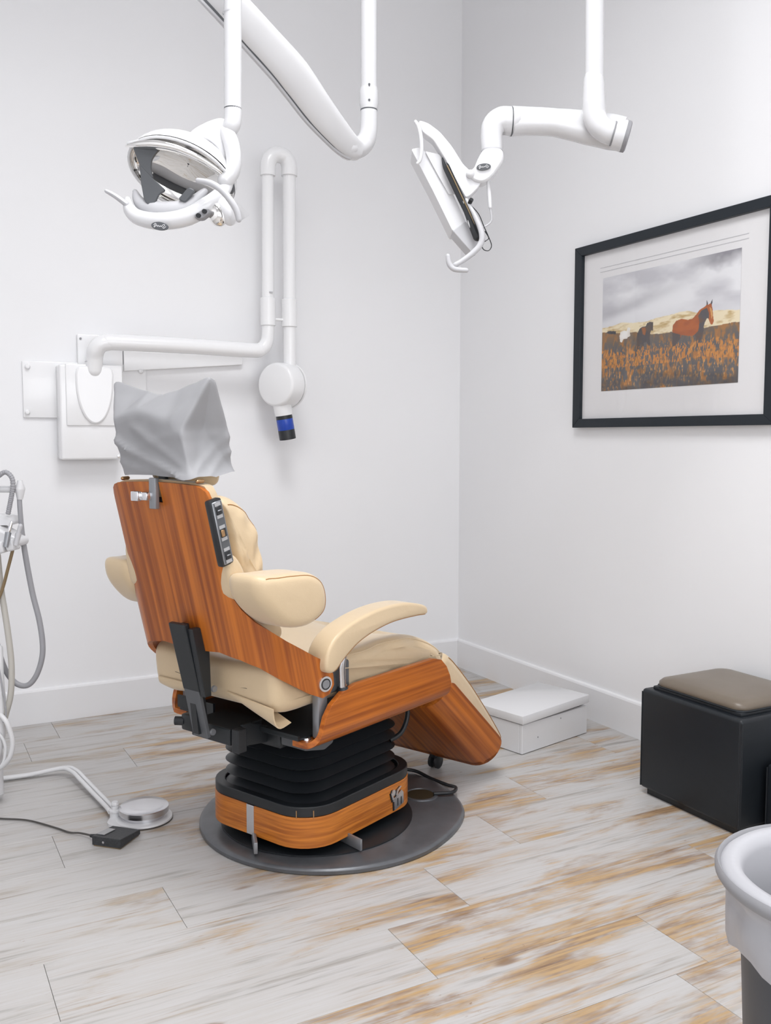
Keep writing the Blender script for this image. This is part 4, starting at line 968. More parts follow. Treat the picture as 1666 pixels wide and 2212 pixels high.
ellipsoid(D['lobe'][1], (0.026, 0.030, 0.045), rot=Matrix.Rotation(math.radians(-24), 3, 'Y')).build('side_cover', 'offwhite', dl)
kp = D['knobs']; kc = (Vector(kp[0]) + Vector(kp[1])) / 2
kpan = MB().prism(roundpoly([(-0.022, -0.004), (0.004, 0.012), (0.022, 0.014), (0.020, 0.0), (0.0, -0.014), (-0.018, -0.014)], 0.006), lambda a, b, t: (kc.x + a, kc.y + t, kc.z + b), -0.002, 0.03).build('switch_plate', 'midgrey', dl, bevel=0.002)
for q in kp: MB().lathe([(0, 0.008), (0.0062, 0.008), (0.0068, 0.0), (0, 0)], q, (-0.2, -1, -0.1), 16).build('switch_button', 'blackpl', kpan)
badge(D['badge'][0], 0.0245, 0.0115, math.radians(-8), dl)
vn = plate2(D['vent'], -0.012, -0.006, 0.004).build('vent', 'shield', dl, smooth=0)
va, vb = Vector(D['vent'][0]), Vector(D['vent'][1]); vd_ = Vector(D['vent'][3])
for i in range(7):
    p = va.lerp(vb, (i + 0.6) / 8.0); q = p + Vector((0.003, 0, -0.016))
    MB().tube([p + Vector((0, -0.013, 0)), q + Vector((0, -0.013, 0))], 0.0014, 6).build('vent_slat', 'white', vn)
ellipsoid(D['vent2'][0], (0.011, 0.02, 0.018)).build('rear_vent', 'shield', dl)

# ------------------------------------------------------------------ monitor on its jointed ceiling arm
D = DATA['mon']
mo = thing('monitor_arm', 'white monitor seen edge-on, hanging on a jointed ceiling arm near the picture', 'monitor', D['o'], -YAW)
MB().tube(D['post'], 0.0295, 26).build('ceiling_pole', 'white', mo)
cz = D['post'][-1]
MB().tube([cz, (cz[0], cz[1], HC - D['o'][2])], 0.0295, 24).build('ceiling_pole_top', 'white', mo)
MB().lathe([(0.03, 0.05), (0.09, 0.02), (0.09, 0)], (cz[0], cz[1], HC - D['o'][2] - 0.001), (0, 0, -1), 32).build('ceiling_flange', 'white', mo)
pipe(D['elbow'], [0.030, 0.034, 0.0375, 0.038, 0.038, 0.038, 0.037], 26).build('elbow', 'white', mo)
ma = sweep(D['arm'], [0.054, 0.057, 0.054, 0.043, 0.044, 0.047], 0.042, 28, 2.5).build('arm', 'white', mo)
h0, h1 = Vector(D['hinge'][0]), Vector(D['hinge'][1])
hx = (h1 - h0).normalized()
MB().lathe([(0.0, -0.004), (0.047, -0.004), (0.048, 0.0), (0.050, 0.028)], h0, hx, 36).build('hinge_drum', 'white', mo)
MB().lathe([(0.0505, 0.028), (0.0495, 0.040), (0.044, 0.043), (0.0, 0.043)], h0, hx, 36).build('hinge_cap', 'midgrey', mo)
MB().lathe([(0.0395, 0), (0.0395, 0.004)], h0 - hx * 0.010, hx, 36, cap=False).build('hinge_seam', 'midgrey', mo)
pipe(D['elbow2'], [0.0465, 0.045, 0.0405, 0.036, 0.0345], 26).build('elbow', 'white', mo)
e0 = Vector(D['elbow2'][0]); MB().lathe([(0.0472, 0), (0.0472, 0.004)], e0, (1, 0, 0), 36, cap=False).build('hinge_seam', 'shield', mo)
hd = plate2(D['head'], -0.034, 0.034, 0.018, 5).build('mount_head', 'white', mo, bevel=0.012)
MB().lathe([(0.0355, 0), (0.0355, 0.003)], (D['elbow2'][-1][0], D['elbow2'][-1][1] - 0.002, D['elbow2'][-1][2] + 0.002), (0, 0, 1), 32, cap=False).build('mount_seam', 'greyw', mo)
badge(D['badge'][0], 0.0235, 0.0110, math.radians(6), mo)
ellipsoid(D['ball'][0], (0.014, 0.014, 0.014)).build('hinge_cap', 'white', mo)
plate2(D['bracket'], -0.025, 0.03, 0.012, 4).build('monitor_bracket', 'offwhite', mo, bevel=0.008)
pipe(D['thandle'], [0.006, 0.0065, 0.0065, 0.0065, 0.006, 0.005], 12).build('handle', 'white', mo)
plate2(D['panel'], 0.0, 0.14, 0.008, 3).build('screen_body', 'offwhite', mo, bevel=0.003)
plate2(D['inset'], -0.008, 0.0, 0.006, 3).build('rear_cover', 'white', mo, bevel=0.002)
plate2(D['foot'], -0.004, 0.10, 0.006, 3).build('keyboard_tray', 'greyw', mo, bevel=0.003)
pipe(D['cab1'], [0.003, 0.0075, 0.009, 0.009, 0.009, 0.012, 0.014], 8).build('cable_bundle', 'blackpl', mo)
pipe(D['cab2'], [0.003, 0.004, 0.005, 0.005, 0.006, 0.004], 8).build('cable', 'blackpl', mo)
pipe(D['cab3'], 0.0028, 8).build('cable', 'hose_white', mo)
pipe([(x + 0.006, y - 0.006, z + 0.004) for x, y, z in D['cab1'][1:]], 0.0022, 8).build('cable', 'cord_brown', mo)
pipe(D['lhandle'], [0.006, 0.0075, 0.0095, 0.010, 0.0095, 0.0085, 0.0085], 14).build('handle', 'greyw', mo)
pipe(D['anchor'], [0.0075, 0.009, 0.0095, 0.0075], 12).build('handle_grip', 'greyw', mo)
pipe(D['strut'], [0.004, 0.0068, 0.006], 12).build('strut', 'white', mo)
pipe(D['strut2'], 0.0028, 8).build('strut_rod', 'greyw', mo)
pipe(D['loop'], 0.0016, 6).build('loose_wire', 'blackpl', mo)
MB().lathe([(0, 0.02), (0.007, 0.02), (0.007, 0)], D['knob'][0], (0.3, -0.8, 0.5), 12).build('clamp_screw', 'blackpl', mo)

# ------------------------------------------------------------------ wall-mounted x-ray unit
xr = thing('xray_unit', 'white wall-mounted dental x-ray unit with folded arm and blue-tipped head', 'x-ray unit', (0.82, Y1, 1.2))
def W_(x, y, z): return (x - 0.82, y - Y1, z - 1.2)
def wbox(a, b, bev, name, mat, par=xr, seg=2): return MB().box(W_(*a), W_(*b), bev, seg).build(name, mat, par)
pl = wbox((0.532, 4.396, 1.388), (1.076, 4.41, 1.637), 0.003, 'wall_plate', 'xwhite')
for x, z in ((0.553, 1.612), (0.547, 1.412), (1.050, 1.608), (1.046, 1.412)):
    MB().lathe([(0.0, 0.016), (0.008, 0.014), (0.012, 0.006), (0.012, 0)], W_(x, 4.396, z), (0, -1, 0), 18).build('plate_bolt', 'xwhite', pl)
wbox((0.768, 4.386, 1.60), (0.968, 4.41, 1.765), 0.004, 'conduit_cover', 'xwhite')
MB().lathe([(0, 0.004), (0.005, 0.004), (0.005, 0)], W_(0.781, 4.386, 1.745), (0, -1, 0), 12).build('cover_screw', 'midgrey', xr)
cbx = wbox((0.672, 4.300, 1.201), (0.942, 4.41, 1.622), 0.010, 'control_box', 'xwhite', xr, 3)
wbox((0.697, 4.290, 1.352), (0.943, 4.31, 1.624), 0.006, 'front_cover', 'xwhite', cbx)
ov = []
for i in range(41):
    a = PI + PI * i / 40; ov.append((0.819 + 0.081 * math.cos(a), 1.55 + 0.190 * math.sin(a)))
ov += [(0.902, 1.58), (0.897, 1.602), (0.885, 1.613), (0.82, 1.619), (0.755, 1.613), (0.742, 1.602), (0.738, 1.58)]
MB().prism(ov, lambda a, b, t: W_(a, t, b), 4.2995, 4.277).build('oval_cover', 'xwhite', cbx, bevel=0.008)
MB().box(W_(0.808, 4.2745, 1.6065), W_(0.836, 4.278, 1.6105), 0).build('name_slot', 'midgrey', cbx, smooth=0)
MB().lathe([(0, 0.006), (0.007, 0.005), (0.008, 0)], W_(0.921, 4.300, 1.215), (0, -1, 0), 14).build('box_screw', 'brushed', cbx)
RA = [(0.82, 4.30, 1.60), (0.822, 4.285, 1.655), (0.826, 4.268, 1.688), (0.846, 4.255, 1.712), (0.885, 4.25, 1.722)]
pipe([W_(*p) for p in RA], [0.037, 0.037, 0.038, 0.0375, 0.0365], 22).build('arm_elbow', 'xwhite', xr)
MB().lathe([(0.0385, 0.0), (0.0385, 0.004)], W_(0.8205, 4.295, 1.634), (0, 0, 1), 28, cap=False).build('elbow_seam', 'greyw', xr)
pipe([W_(*p) for p in [(0.87, 4.25, 1.722), (1.22, 4.24, 1.7195), (1.53, 4.24, 1.7135), (1.59, 4.24, 1.722), (1.617, 4.24, 1.755), (1.6245, 4.24, 1.80), (1.626, 4.24, 1.86)]], [0.0365, 0.036, 0.035, 0.033, 0.031, 0.0295, 0.029], 22).build('swing_arm', 'xwhite', xr)
# bracket rail behind the swing arm
MB().prism([(0.972, 1.605), (1.545, 1.655), (1.55, 1.68), (1.54, 1.695), (0.972, 1.70)], lambda a, b, t: W_(a, t, b), 4.386, 4.41).build('wall_rail', 'xwhite', xr, bevel=0.003)
MB().tube([W_(1.626, 4.24, 1.93), W_(1.632, 4.24, 2.55)], 0.0285, 22).build('lower_tube', 'xwhite', xr)
MB().tube([W_(1.735, 4.24, 1.62), W_(1.741, 4.24, 2.57)], 0.0315, 22).build('upper_tube', 'xwhite', xr)
for x, r in ((1.6262, 0.036), (1.7352, 0.0385)):
    MB().lathe([(r - 0.007, -0.003), (r, 0.0), (r, 0.128), (r - 0.007, 0.133)], W_(x, 4.24, 1.835), (0, 0, 1), 26).build('sleeve', 'xwhite', xr)
MB().tube([W_(1.655, 4.235, 1.865), W_(1.705, 4.235, 1.865)], 0.007, 10).build('link_pin', 'xwhite', xr)
pipe([W_(*p) for p in [(1.632, 4.24, 2.535), (1.634, 4.24, 2.59), (1.652, 4.24, 2.626), (1.686, 4.24, 2.64), (1.722, 4.24, 2.630), (1.740, 4.24, 2.597), (1.741, 4.24, 2.548)]], [0.036, 0.037, 0.037, 0.037, 0.037, 0.038, 0.039], 22, round_end=False).build('top_joint', 'xwhite', xr)
MB().box(W_(1.622, 4.205, 1.985), W_(1.64, 4.213, 1.992), 0.001).build('tube_mark', 'greyw', xr)
# tube head
axh = Vector((-0.85, -0.53, 0)).normalized(); hc = Vector(W_(1.700, 4.245, 1.553))
hdm = MB().lathe([(0.0, 0.064), (0.092, 0.064), (0.101, 0.060), (0.106, 0.050), (0.110, -0.028), (0.108, -0.030)], hc, axh, 48).build('tube_head', 'xwhite', xr)
MB().lathe([(0.103, -0.030), (0.103, -0.036)], hc, axh, 48, cap=False).build('head_seam', 'midgrey', hdm)
MB().lathe([(0.111, -0.036), (0.113, -0.044), (0.098, -0.054), (0.0, -0.056)], hc, axh, 48).build('head_back', 'xwhite', hdm)
nd = Vector((0.17, 0.02, -0.98)).normalized(); n0 = Vector(W_(1.690, 4.235, 1.475))
MB().lathe([(0.047, -0.02), (0.045, 0.05), (0.043, 0.068), (0.0, 0.068)], n0, nd, 28).build('collimator', 'xwhite', xr)
cn = MB().lathe([(0.0395, 0.066), (0.0405, 0.086), (0.0, 0.086)][::1], n0, nd, 28).build('cone_ring', 'blackpl', xr)
MB().lathe([(0.0400, 0.086), (0.0405, 0.088), (0.0405, 0.138), (0.0395, 0.140)], n0, nd, 28).build('blue_cone', 'bluecone', xr)
MB().lathe([(0.0395, 0.1395), (0.0405, 0.141), (0.0405, 0.186), (0.036, 0.187), (0.035, 0.15), (0.0, 0.15)], n0, nd, 28).build('cone_tip', 'blackpl', xr)

# ------------------------------------------------------------------ framed print on the right wall
pf = thing('framed_print', 'horses on a field, framed print in wide charcoal frame with white mat', 'picture', (X1, 2.85, 1.345))
FY0, FY1, FZ0, FZ1 = -0.565, 0.545, 0.0, 0.812
FW = 0.046; FD = 0.034
def bar(a, b, c, d, name='frame_bar'):
    # mitred bar from outer corners a-b to inner corners d-c (y, z)
    P = [a, b, c, d]
    vs = [(-FD, y, z) for y, z in P] + [(0.0 - 0.002, y, z) for y, z in P]
    MB().add(vs, [(0, 1, 2, 3), (7, 6, 5, 4), (0, 4, 5, 1), (1, 5, 6, 2), (2, 6, 7, 3), (3, 7, 4, 0)]).build(name, 'framepaint', pf, smooth=0, bevel=0.002)
o_ = [(FY0, FZ0), (FY1, FZ0), (FY1, FZ1), (FY0, FZ1)]; i_ = [(FY0 + FW, FZ0 + FW * 0.86), (FY1 - FW, FZ0 + FW * 0.86), (FY1 - FW, FZ1 - FW * 0.86), (FY0 + FW, FZ1 - FW * 0.86)]
for k in range(4): bar(o_[k], o_[(k + 1) % 4], i_[(k + 1) % 4], i_[k])
mt_ = MB().box((-0.014, FY0 + 0.03, FZ0 + 0.03), (-0.006, FY1 - 0.03, FZ1 - 0.03)).build('mat_board', 'mat', pf, smooth=0)
PYA, PYB, PZA, PZB = 0.372, -0.385, 0.160, 0.655   # print: far edge, near edge, bottom, top
# two embossed lines of the mat above the print
for zz in (0.682, 0.700):
    MB().box((-0.0148, PYB - 0.03, zz), (-0.0138, PYA + 0.02, zz + 0.0025)).build('embossed_line', 'greyw', mt_, smooth=0)
def vnoise(x, y, seed):
    xi = np.floor(x).astype(int); yi = np.floor(y).astype(int); xf = x - xi; yf = y - yi
    h = lambda a, b: (np.sin(a * 127.1 + b * 311.7 + seed * 74.7) * 43758.5453) % 1.0
    sx = xf * xf * (3 - 2 * xf); sy = yf * yf * (3 - 2 * yf)
    return (h(xi, yi) * (1 - sx) + h(xi + 1, yi) * sx) * (1 - sy) + (h(xi, yi + 1) * (1 - sx) + h(xi + 1, yi + 1) * sx) * sy
def fbm(x, y, s, o=4):
    r = 0; a = 0.5
    for k in range(o): r = r + a * vnoise(x * 2 ** k, y * 2 ** k, s + k); a *= 0.5
    return r / (1 - 0.5 ** o)
def inpoly(x, y, P):
    c = np.zeros(x.shape, bool); n = len(P)
    for i in range(n):
        (x1, y1), (x2, y2) = P[i], P[i - 1]
        if y1 == y2: continue
        t = ((y1 > y) != (y2 > y)) & (x < (x2 - x1) * (y - y1) / (y2 - y1) + x1); c ^= t
    return c
def print_mesh():
    nx, nz = 340, 230
    s, t = np.meshgrid(np.linspace(0, 1, nx), np.linspace(0, 1, nz))
    lerp = lambda a, b, f: a + (b - a) * f[..., None]
    rgb = lambda *c: np.array(c, float)
    # cloudy sky
    cl = fbm(s * 3.2 + 1.3, t * 5.5, 3, 5)
    edge = np.clip((cl - 0.42) * 3.2, 0, 1)
    col = lerp(rgb(232, 232, 235), rgb(196, 195, 201), edge)
    dk = np.clip((s - 0.62) * 4, 0, 1) * np.clip((t - 0.86 + 0.12 * (fbm(s * 7, t * 7, 11) - 0.5) * 2) * 9, 0, 1)
    col = lerp(col, np.broadcast_to(rgb(142, 140, 147), col.shape), dk)
    band = np.exp(-((t - (0.72 + 0.28 * (s - 0.25))) / 0.05) ** 2) * np.clip(1.3 - s * 1.6, 0, 1)
    col = lerp(col, np.broadcast_to(rgb(165, 164, 170), col.shape), band * 0.55)
    lowsky = np.clip((0.68 - t) * 9, 0, 1); col = lerp(col, np.broadcast_to(rgb(222, 222, 226), col.shape), lowsky * 0.8)
    # pale hills
    hx_ = np.interp(s, *zip(*HILL)); hl_ = np.interp(s, *zip(*LAND))
    m = t < hx_ + 0.008 * (fbm(s * 30, t * 0, 5) - 0.5)
    hc_ = lerp(rgb(236, 222, 190), rgb(190, 160, 105), np.clip((fbm(s * 16, t * 34, 9) - 0.5) * 3.5, 0, 1))
    col = np.where(m[..., None], hc_, col)
    # brush land
    m = t < hl_ + 0.012 * (fbm(s * 22, t * 0 + 2, 15) - 0.5)
    g = fbm(s * 62, t * 20, 21, 4); g2 = fbm(s * 9, t * 9, 33, 3); g3 = fbm(s * 150, t * 38, 41, 3)
    lc_ = lerp(rgb(92, 90, 92), rgb(172, 114, 52), np.clip((g - 0.47) * 4.6 + (g2 - 0.5) * 1.5, 0, 1))
    lc_ = lerp(lc_, np.broadcast_to(rgb(222, 158, 84), lc_.shape), np.clip((g3 - 0.60) * 6, 0, 1) * np.clip((0.40 - t) * 8, 0, 1))
    lc_ = lerp(lc_, np.broadcast_to(rgb(70, 68, 72), lc_.shape), np.clip((0.16 - t) * 6, 0, 0.75) * np.clip((fbm(s * 14, t * 14, 55) - 0.35) * 4, 0, 1))
    far = np.clip((t - 0.36) * 9, 0, 1)
    lc_ = lerp(lc_, lerp(rgb(120, 100, 78), rgb(160, 110, 55), g2), far * 0.65)
    col = np.where(m[..., None], lc_, col)
    def put(P, c, shade=None):
        nonlocal col
        k = inpoly(s, t, P); cc = np.broadcast_to(rgb(*c), col.shape)
        if shade is not None: cc = lerp(cc, np.broadcast_to(rgb(*shade), col.shape), np.clip((fbm(s * 26, t * 26, 77) - 0.4) * 3, 0, 1))
        col = np.where(k[..., None], cc, col)
    put(VAN, (62, 62, 68)); put(WHITE_H, (238, 236, 232), (222, 214, 204)); put(DARK_H, (74, 68, 70), (98, 78, 62)); put(DARK_B, (150, 88, 38))
    put(BAY, (176, 92, 30), (160, 82, 30)); put(BAY_SH, (84, 74, 72)); put(BAY_DK, (80, 76, 80), (104, 76, 58))
    put([(0.806, 0.60), (0.822, 0.58), (0.828, 0.53), (0.822, 0.50), (0.815, 0.55)], (214, 160, 92))
    put([(0.786, 0.617), (0.786, 0.657), (0.794, 0.634), (0.796, 0.617)], (70, 68, 76)); put([(0.812, 0.626), (0.825, 0.656), (0.824, 0.628), (0.82, 0.611)], (70, 68, 76))
    # grass blades standing before the legs
    gr = (t < 0.335 + 0.05 * (vnoise(s * 90, t * 0 + 3, 91) - 0.4)) & (t > 0.2) & (g3 > 0.52)
    col = np.where(gr[..., None], lerp(rgb(186, 118, 44), rgb(214, 150, 76), g), col)
    lin = np.where(col / 255 <= 0.04045, col / 255 / 12.92, ((col / 255 + 0.055) / 1.055) ** 2.4)
    ys = PYA + (PYB - PYA) * s; zs = PZA + (PZB - PZA) * t
    vs = np.stack([np.full(s.shape, -0.0150), ys, zs], -1).reshape(-1, 3)
    idx = np.arange(nx * nz).reshape(nz, nx)
    fs = np.stack([idx[:-1, :-1], idx[1:, :-1], idx[1:, 1:], idx[:-1, 1:]], -1).reshape(-1, 4)
    me = bpy.data.meshes.new('print_sheet'); me.from_pydata(vs.tolist(), [], fs.tolist())
    at = me.color_attributes.new('ink', 'FLOAT_COLOR', 'POINT')
    at.data.foreach_set('color', np.concatenate([lin.reshape(-1, 3), np.ones((nx * nz, 1))], 1).ravel().astype(np.float32))
    tm = NT('printed_paper'); an = tm.new('ShaderNodeAttribute'); an.attribute_name = 'ink'
    tm.link(an.outputs['Color'], tm.b.inputs['Base Color']); tm.b.inputs['Roughness'].default_value = 0.6
    me.materials.append(tm.m)
    o = bpy.data.objects.new('print_sheet', me); COL.objects.link(o); o.parent = pf
    return o
print_mesh()
MB().box((-0.0195, FY0 + 0.035, FZ0 + 0.03), (-0.0175, FY1 - 0.035, FZ1 - 0.03)).build('glass_pane', 'glass', pf, smooth=0)

# ------------------------------------------------------------------ black cube ottoman and low stool beside it
def ottoman(name, label, x0, x1_, y0, y1_, h, cush):
    t = thing(name, label, 'ottoman' if cush else 'footstool', ((x0 + x1_) / 2, (y0 + y1_) / 2, 0))
    a, b = (x1_ - x0) / 2, (y1_ - y0) / 2
    MB().box((-a + 0.02, -b + 0.02, 0.0), (a - 0.02, b - 0.02, 0.03)).build('plinth', 'blackpl', t, smooth=0)
    body = MB().box((-a, -b, 0.024), (a, b, h), 0.013, 4).build('body', 'black_leather', t, smooth=50)
    for sx, sy in ((-1, -1), (-1, 1), (1, -1), (1, 1)):
        MB().tube([(sx * (a - 0.003), sy * (b - 0.003), 0.03), (sx * (a - 0.003), sy * (b - 0.003), h - 0.012)], 0.0028, 8).build('corner_seam', 'black_leather', body)
    if cush:
        MB().box((-a + 0.028, -b + 0.028, h - 0.004), (a - 0.028, b - 0.028, h + 0.012), 0.005, 2).build('lid', 'black_leather', t)
        rings = []
        for z, ins in ((0.010, 0.036), (0.016, 0.030), (0.030, 0.031), (0.040, 0.040), (0.047, 0.062), (0.051, 0.10), (0.053, 0.15)):
            rings.append([(x, y, h + z) for x, y in rrect(-a + ins, a - ins, -b + ins, b - ins, max(0.03, 0.045 - ins * 0.1), 6)])
        cc = MB().loft(rings).build('lid_cushion', 'brown_leather', t, smooth=70)
        MB().tube([(x, y, h + 0.0135) for x, y in rrect(-a + 0.030, a - 0.030, -b + 0.030, b - 0.030, 0.04, 6)] + [(a - 0.030, b - 0.07, h + 0.0135)], 0.004, 8, cap=False).build('piping', 'black_leather', cc)
    return t
ottoman('storage_ottoman', 'black leatherette cube ottoman with padded lid below the picture', 2.385, 2.797, 2.035, 2.487, 0.392, True)
ottoman('low_footstool', 'low black footstool at the right edge, beside the cube ottoman', 2.475, 2.79, 1.62, 2.010, 0.245, False)

# ------------------------------------------------------------------ white lidded step box on the floor
sb = thing('step_box', 'low white wooden box with a slightly open lid by the baseboard', 'box', (2.245, 3.015, 0), math.radians(13))
def boxpanel(a, b, name='box_side'): return MB().box(a, b, 0.002, 1).build(name, 'white', sb, smooth=0)
BX, BY, BH = 0.435, 0.275, 0.125
boxpanel((0, 0, 0.002), (BX, 0.016, BH)); boxpanel((0, BY - 0.016, 0.002), (BX, BY, BH)); boxpanel((0, 0.0165, 0.002), (0.016, BY - 0.0165, BH)); boxpanel((BX - 0.016, 0.0165, 0.002), (BX, BY - 0.0165, BH))
boxpanel((0.0165, 0.0165, 0.004), (BX - 0.0165, BY - 0.0165, 0.014), 'box_bottom')
ld_ = MB().box((-0.006, -0.008, 0), (BX + 0.004, BY + 0.002, 0.036), 0.003, 2).build('lid', 'white', sb, smooth=30)
ld_.location = (0.0, 0.0, BH + 0.004); ld_.rotation_euler = (0, math.radians(-1.3), 0)
for x in (0.10, 0.25):
    MB().lathe([(0, 0.0015), (0.003, 0.0015), (0.003, 0)], (x, 0.0, 0.055 + 0.05 * (x > 0.2)), (0, -1, 0), 10).build('screw_hole', 'midgrey', sb)

# ------------------------------------------------------------------ bin with liner
bn = thing('waste_bin', 'dark grey waste bin with a white liner folded over the rim', 'bin', (1.33, 0.915, 0))
MB().lathe([(0.0, 0.0), (0.130, 0.0), (0.136, 0.01), (0.165, 0.58), (0.160, 0.585), (0.130, 0.02), (0.0, 0.02)], (0, 0, 0), (0, 0, 1), 56).build('bin_body', 'binbody', bn)
lr = []
for k, (r, z) in enumerate([(0.149, 0.40), (0.153, 0.50), (0.157, 0.585), (0.166, 0.602), (0.184, 0.606), (0.196, 0.596), (0.197, 0.580), (0.186, 0.572), (0.178, 0.555), (0.182, 0.540), (0.183, 0.52), (0.180, 0.49), (0.174, 0.468)]):
    lr.append([((r + (0.003 * math.sin(9 * a) + 0.002 * math.sin(17 * a + k)) * (k > 7)) * math.cos(a), (r + (0.003 * math.sin(9 * a) + 0.002 * math.sin(17 * a + k)) * (k > 7)) * math.sin(a), z + (0.012 * math.sin(5 * a) if k > 10 else 0)) for a in [2 * PI * i / 72 for i in range(72)]])
MB().loft(lr, cap=False).build('bin_liner', 'binliner', bn, smooth=60)
MB().lathe([(0.199, 0.0), (0.203, 0.006), (0.2035, 0.016), (0.199, 0.022), (0.192, 0.014)], (0, 0, 0.582), (0, 0, 1), 64, cap=False).build('bin_rim', 'midgrey', bn)

# ------------------------------------------------------------------ foot controls
fc = thing('foot_control', 'round brushed-steel foot control on white base with two white hoses', 'foot pedal', (0.722, 3.105, 0))
MB().lathe([(0.0, 0.0), (0.094, 0.0), (0.096, 0.003), (0.094, 0.010), (0.088, 0.012), (0.0, 0.012)], (0, 0, 0), (0, 0, 1), 48).build('base_disc', 'white', fc)
MB().lathe([(0.0965, 0.0005), (0.097, 0.003), (0.0955, 0.005)], (0, 0, 0), (0, 0, 1), 48, cap=False).build('base_edge', 'cord_dark', fc)
MB().prism(roundpoly([(-0.125, 0.0), (-0.10, 0.055), (0.0, 0.085), (-0.02, -0.06), (-0.105, -0.045)], 0.015), lambda a, b, t: (a, b, t), 0.0, 0.010).build('base_tongue', 'white', fc, smooth=0)
MB().lathe([(0.0, 0.012), (0.070, 0.012), (0.072, 0.030), (0.0, 0.030)], (0, 0, 0), (0, 0, 1), 40).build('pedal_skirt', 'brushed', fc)
MB().lathe([(0.078, 0.026), (0.083, 0.028), (0.083, 0.046), (0.080, 0.049), (0.040, 0.053), (0.0, 0.057)], (0, 0, 0), (0, 0, 1), 64).build('pedal_disc', 'spun', fc)
MB().lathe([(0.0, 0.01), (0.018, 0.01), (0.018, 0.026), (0.021, 0.028), (0.021, 0.034), (0.013, 0.037), (0.0125, 0.058), (0.010, 0.062), (0.0, 0.062)], (-0.087, 0.045, 0), (0, 0, 1), 28).build('valve_post', 'white', fc)
MB().lathe([(0.0127, 0.0), (0.0127, 0.003)], (-0.087, 0.045, 0.048), (0, 0, 1), 24, cap=False).build('valve_seam', 'shield', fc)
hp = [(-0.50, 0.60, 0.012), (-0.395, 0.603, 0.012), (-0.283, 0.596, 0.012), (-0.17, 0.558, 0.030), (-0.138, 0.496, 0.034), (-0.122, 0.396, 0.030), (-0.103, 0.274, 0.022), (-0.085, 0.12, 0.020), (-0.085, 0.06, 0.024)]
MB().tube(spline(hp, 8), 0.0078, 12).build('hose', 'hose_white', fc)
MB().tube(spline([(x - 0.017, y - 0.006, z) for x, y, z in hp], 8), 0.0078, 12).build('hose', 'hose_white', fc)

bp_ = thing('foot_switch', 'small flat black foot switch with paper label and dark cord', 'foot switch', (0.602, 2.975, 0), math.radians(-45))
FSX, FSY = 0.058, 0.052
MB().prism(roundpoly([(-FSX, 0.004), (FSX, 0.004), (FSX, 0.020), (-FSX, 0.034)], 0.003), lambda a, b, t: (t, a, b), -FSY, FSY).build('case', 'pedal_black', bp_, smooth=0, bevel=0.003)
MB().box((-FSY + 0.004, -FSX + 0.004, 0.0), (FSY - 0.004, FSX - 0.004, 0.006)).build('rubber_foot', 'cord_brown', bp_, smooth=0)
lbm = Matrix.Translation((-0.028, -0.012, 0.0308)) @ Matrix.Rotation(-math.atan2(0.014, 2 * FSX), 4, 'X')
MB().box((-0.016, -0.028, -0.001), (0.010, 0.034, 0.001), 0.0, 1, lbm).build('label_sticker', 'label', bp_, smooth=0)
MB().lathe([(0, 0.002), (0.004, 0.002), (0.004, 0)], (-0.01, -FSX, 0.018), (0, -1, 0), 10).build('side_screw', 'brushed', bp_)
for i in range(5):
    MB().lathe([(0.0, 0), (0.0085 - 0.0008 * i, 0), (0.0085 - 0.0008 * i, 0.004), (0, 0.004)], (-FSY - 0.003 - 0.0055 * i, -FSX + 0.035, 0.016), (-1, 0, 0), 14).build('strain_relief', 'pedal_black', bp_)
def W2L(p, o, rz):
    q = Vector(p) - Vector(o); return Matrix.Rotation(-rz, 3, 'Z') @ q
cbp = [(0.19, 3.41, 0.006), (0.286, 3.326, 0.006), (0.368, 3.265, 0.006), (0.441, 3.158, 0.006), (0.476, 3.098, 0.006), (0.505, 3.066, 0.010)]
cbl = [tuple(W2L(p, (0.602, 2.975, 0), math.radians(-45))) for p in cbp] + [(-FSY - 0.018, -FSX + 0.035, 0.016)]
MB().tube(spline(cbl, 8), 0.0032, 8).build('cord', 'cord_dark', bp_)

# ------------------------------------------------------------------ delivery unit at the left edge
D = DATA['unit']
du_ = thing('delivery_unit', 'white dental delivery unit with instrument holders and hanging hoses at left edge', 'delivery unit', (D['o'][0], D['o'][1], 0), -YAW)
ZU = D['o'][2]
def U_(P): return [(x, y, z + ZU) for x, y, z in P]
def ribbed(P, r, name, mat, par, pitch=0.006):
    pts = spline(U_(P), 12); acc = 0; fine = []
    for a, b in zip(pts[:-1], pts[1:]):
        n = max(1, int((b - a).length / (pitch / 4)))
        fine += [a.lerp(b, i / n) for i in range(n)]
    R = [r * (1.0 if (i // 2) % 2 == 0 else 0.88) for i in range(len(fine))]
    return MB().tube(fine, R, 12).build(name, mat, par)
plate2(U_(D['barA']), 0.0, 0.09, 0.012, 5).build('control_head', 'white', du_, bevel=0.01)
plate2(U_(D['barB']), -0.045, 0.05, 0.012, 5).build('holder_bar', 'white', du_, bevel=0.008)
for x_, z_ in ((-0.012, -0.055), (0.026, -0.046), (0.062, -0.037)):
    fm = Matrix.Translation((x_, -0.05, ZU + z_)) @ Matrix.Rotation(math.radians(-14), 4, 'Y')
    MB().box((-0.016, -0.028, -0.020), (0.016, 0.03, 0.022), 0.009, 4, fm).build('holder_finger', 'white', du_)
ribbed(D['hoseA'], 0.0088, 'ribbed_hose', 'hose_grey', du_)
pipe(U_(D['connarm']), [0.011, 0.012], 12).build('suction_arm', 'white', du_)
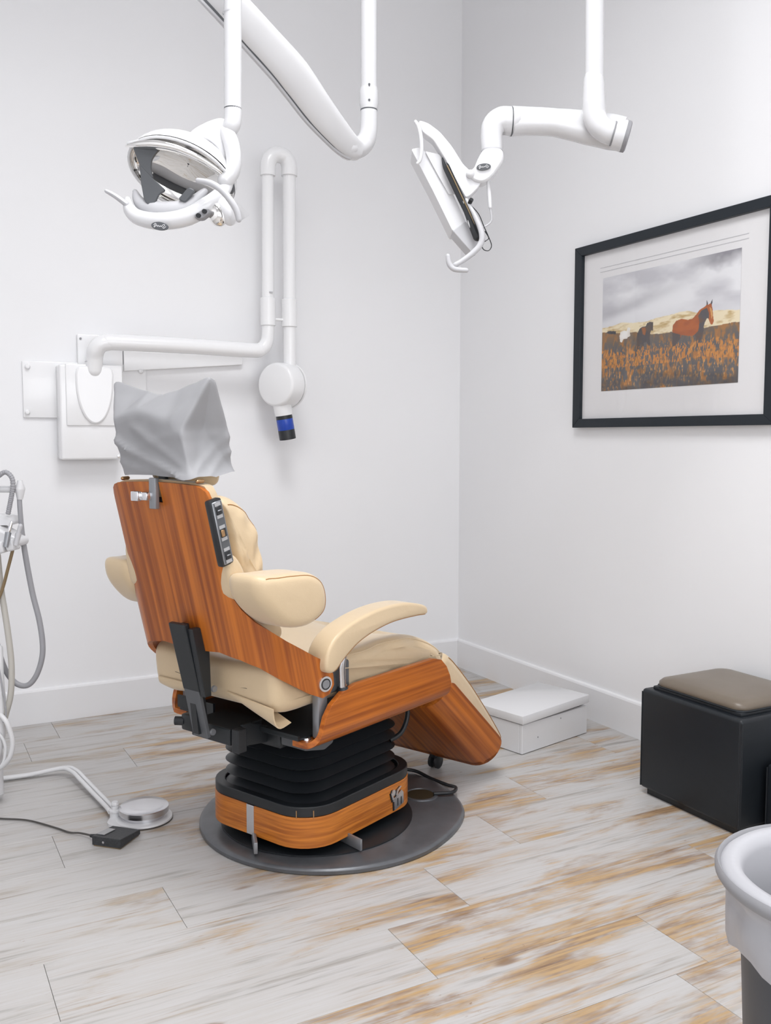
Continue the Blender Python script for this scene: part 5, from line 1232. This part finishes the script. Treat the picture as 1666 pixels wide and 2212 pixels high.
cq = [Vector(p) for p in U_(D['conn'])]; MB().tube([cq[0] + Vector((0, 0, 0.012)), cq[0], cq[1] + Vector((0, 0, 0.004)), cq[1] - Vector((0, 0, 0.003)), cq[2]], [0.008, 0.011, 0.0175, 0.0170, 0.0095], 18).build('hose_connector', 'white', du_)
pipe(U_(D['hoseB']), [0.0085] * 3 + [0.0098] * 12, 14, round_end=False).build('suction_hose', 'hose_grey', du_)
pipe(U_(D['hoseC']), 0.0105, 14).build('supply_hose', 'hose_beige', du_)
pipe(U_(D['cord']), 0.0058, 10).build('instrument_cord', 'cord_brown', du_)
pipe(U_(D['wireD']), 0.003, 8).build('thin_wire', 'hose_grey', du_)
pipe(U_(D['tubeE']), 0.0085, 12).build('loop_hose', 'hose_white', du_)
pipe(U_(D['tubeF']), 0.0055, 10).build('loop_hose', 'hose_white', du_)
pp = U_([(-0.03, 0.03, 0.0)])[0]
MB().tube([(-0.055, 0.03, 0.03), (-0.055, 0.03, ZU + 0.02)], 0.024, 20).build('stand_post', 'white', du_)
pipe(U_(D['post']), [0.010, 0.014, 0.017, 0.017, 0.012], 14).build('hose_sleeve', 'hose_white', du_)
MB().lathe([(0.0, 0.0), (0.115, 0.0), (0.118, 0.012), (0.095, 0.026), (0.03, 0.04), (0.0, 0.04)], (-0.21, 0.03, 0), (0, 0, 1), 36).build('stand_foot', 'white', du_)
MB().box((-0.21 - 0.03, 0.0, 0.012), (-0.04, 0.06, 0.05), 0.008).build('stand_link', 'white', du_)
for nm, lab, a, b, r1, r2, mt in (('handpiece', 'dark steel-tipped dental handpiece standing in the nearest holder', 'hp1', 'hp1b', 0.0105, 0.0062, 'greymetal'), ('air_syringe', 'short grey dental syringe standing in the outermost holder', 'hp2', 'hp2b', 0.0105, 0.0075, 'greyw')):
    t = thing(nm, lab, 'dental tool', (D['o'][0], D['o'][1], 0), -YAW)
    pipe(U_(D[a]), [r1 * 0.8, r1], 14, round_end=False).build('grip', mt, t)
    pipe(U_(D[b]), [r2] * len(D[b]), 12).build('tip', 'chrome' if nm == 'handpiece' else 'greyw', t)
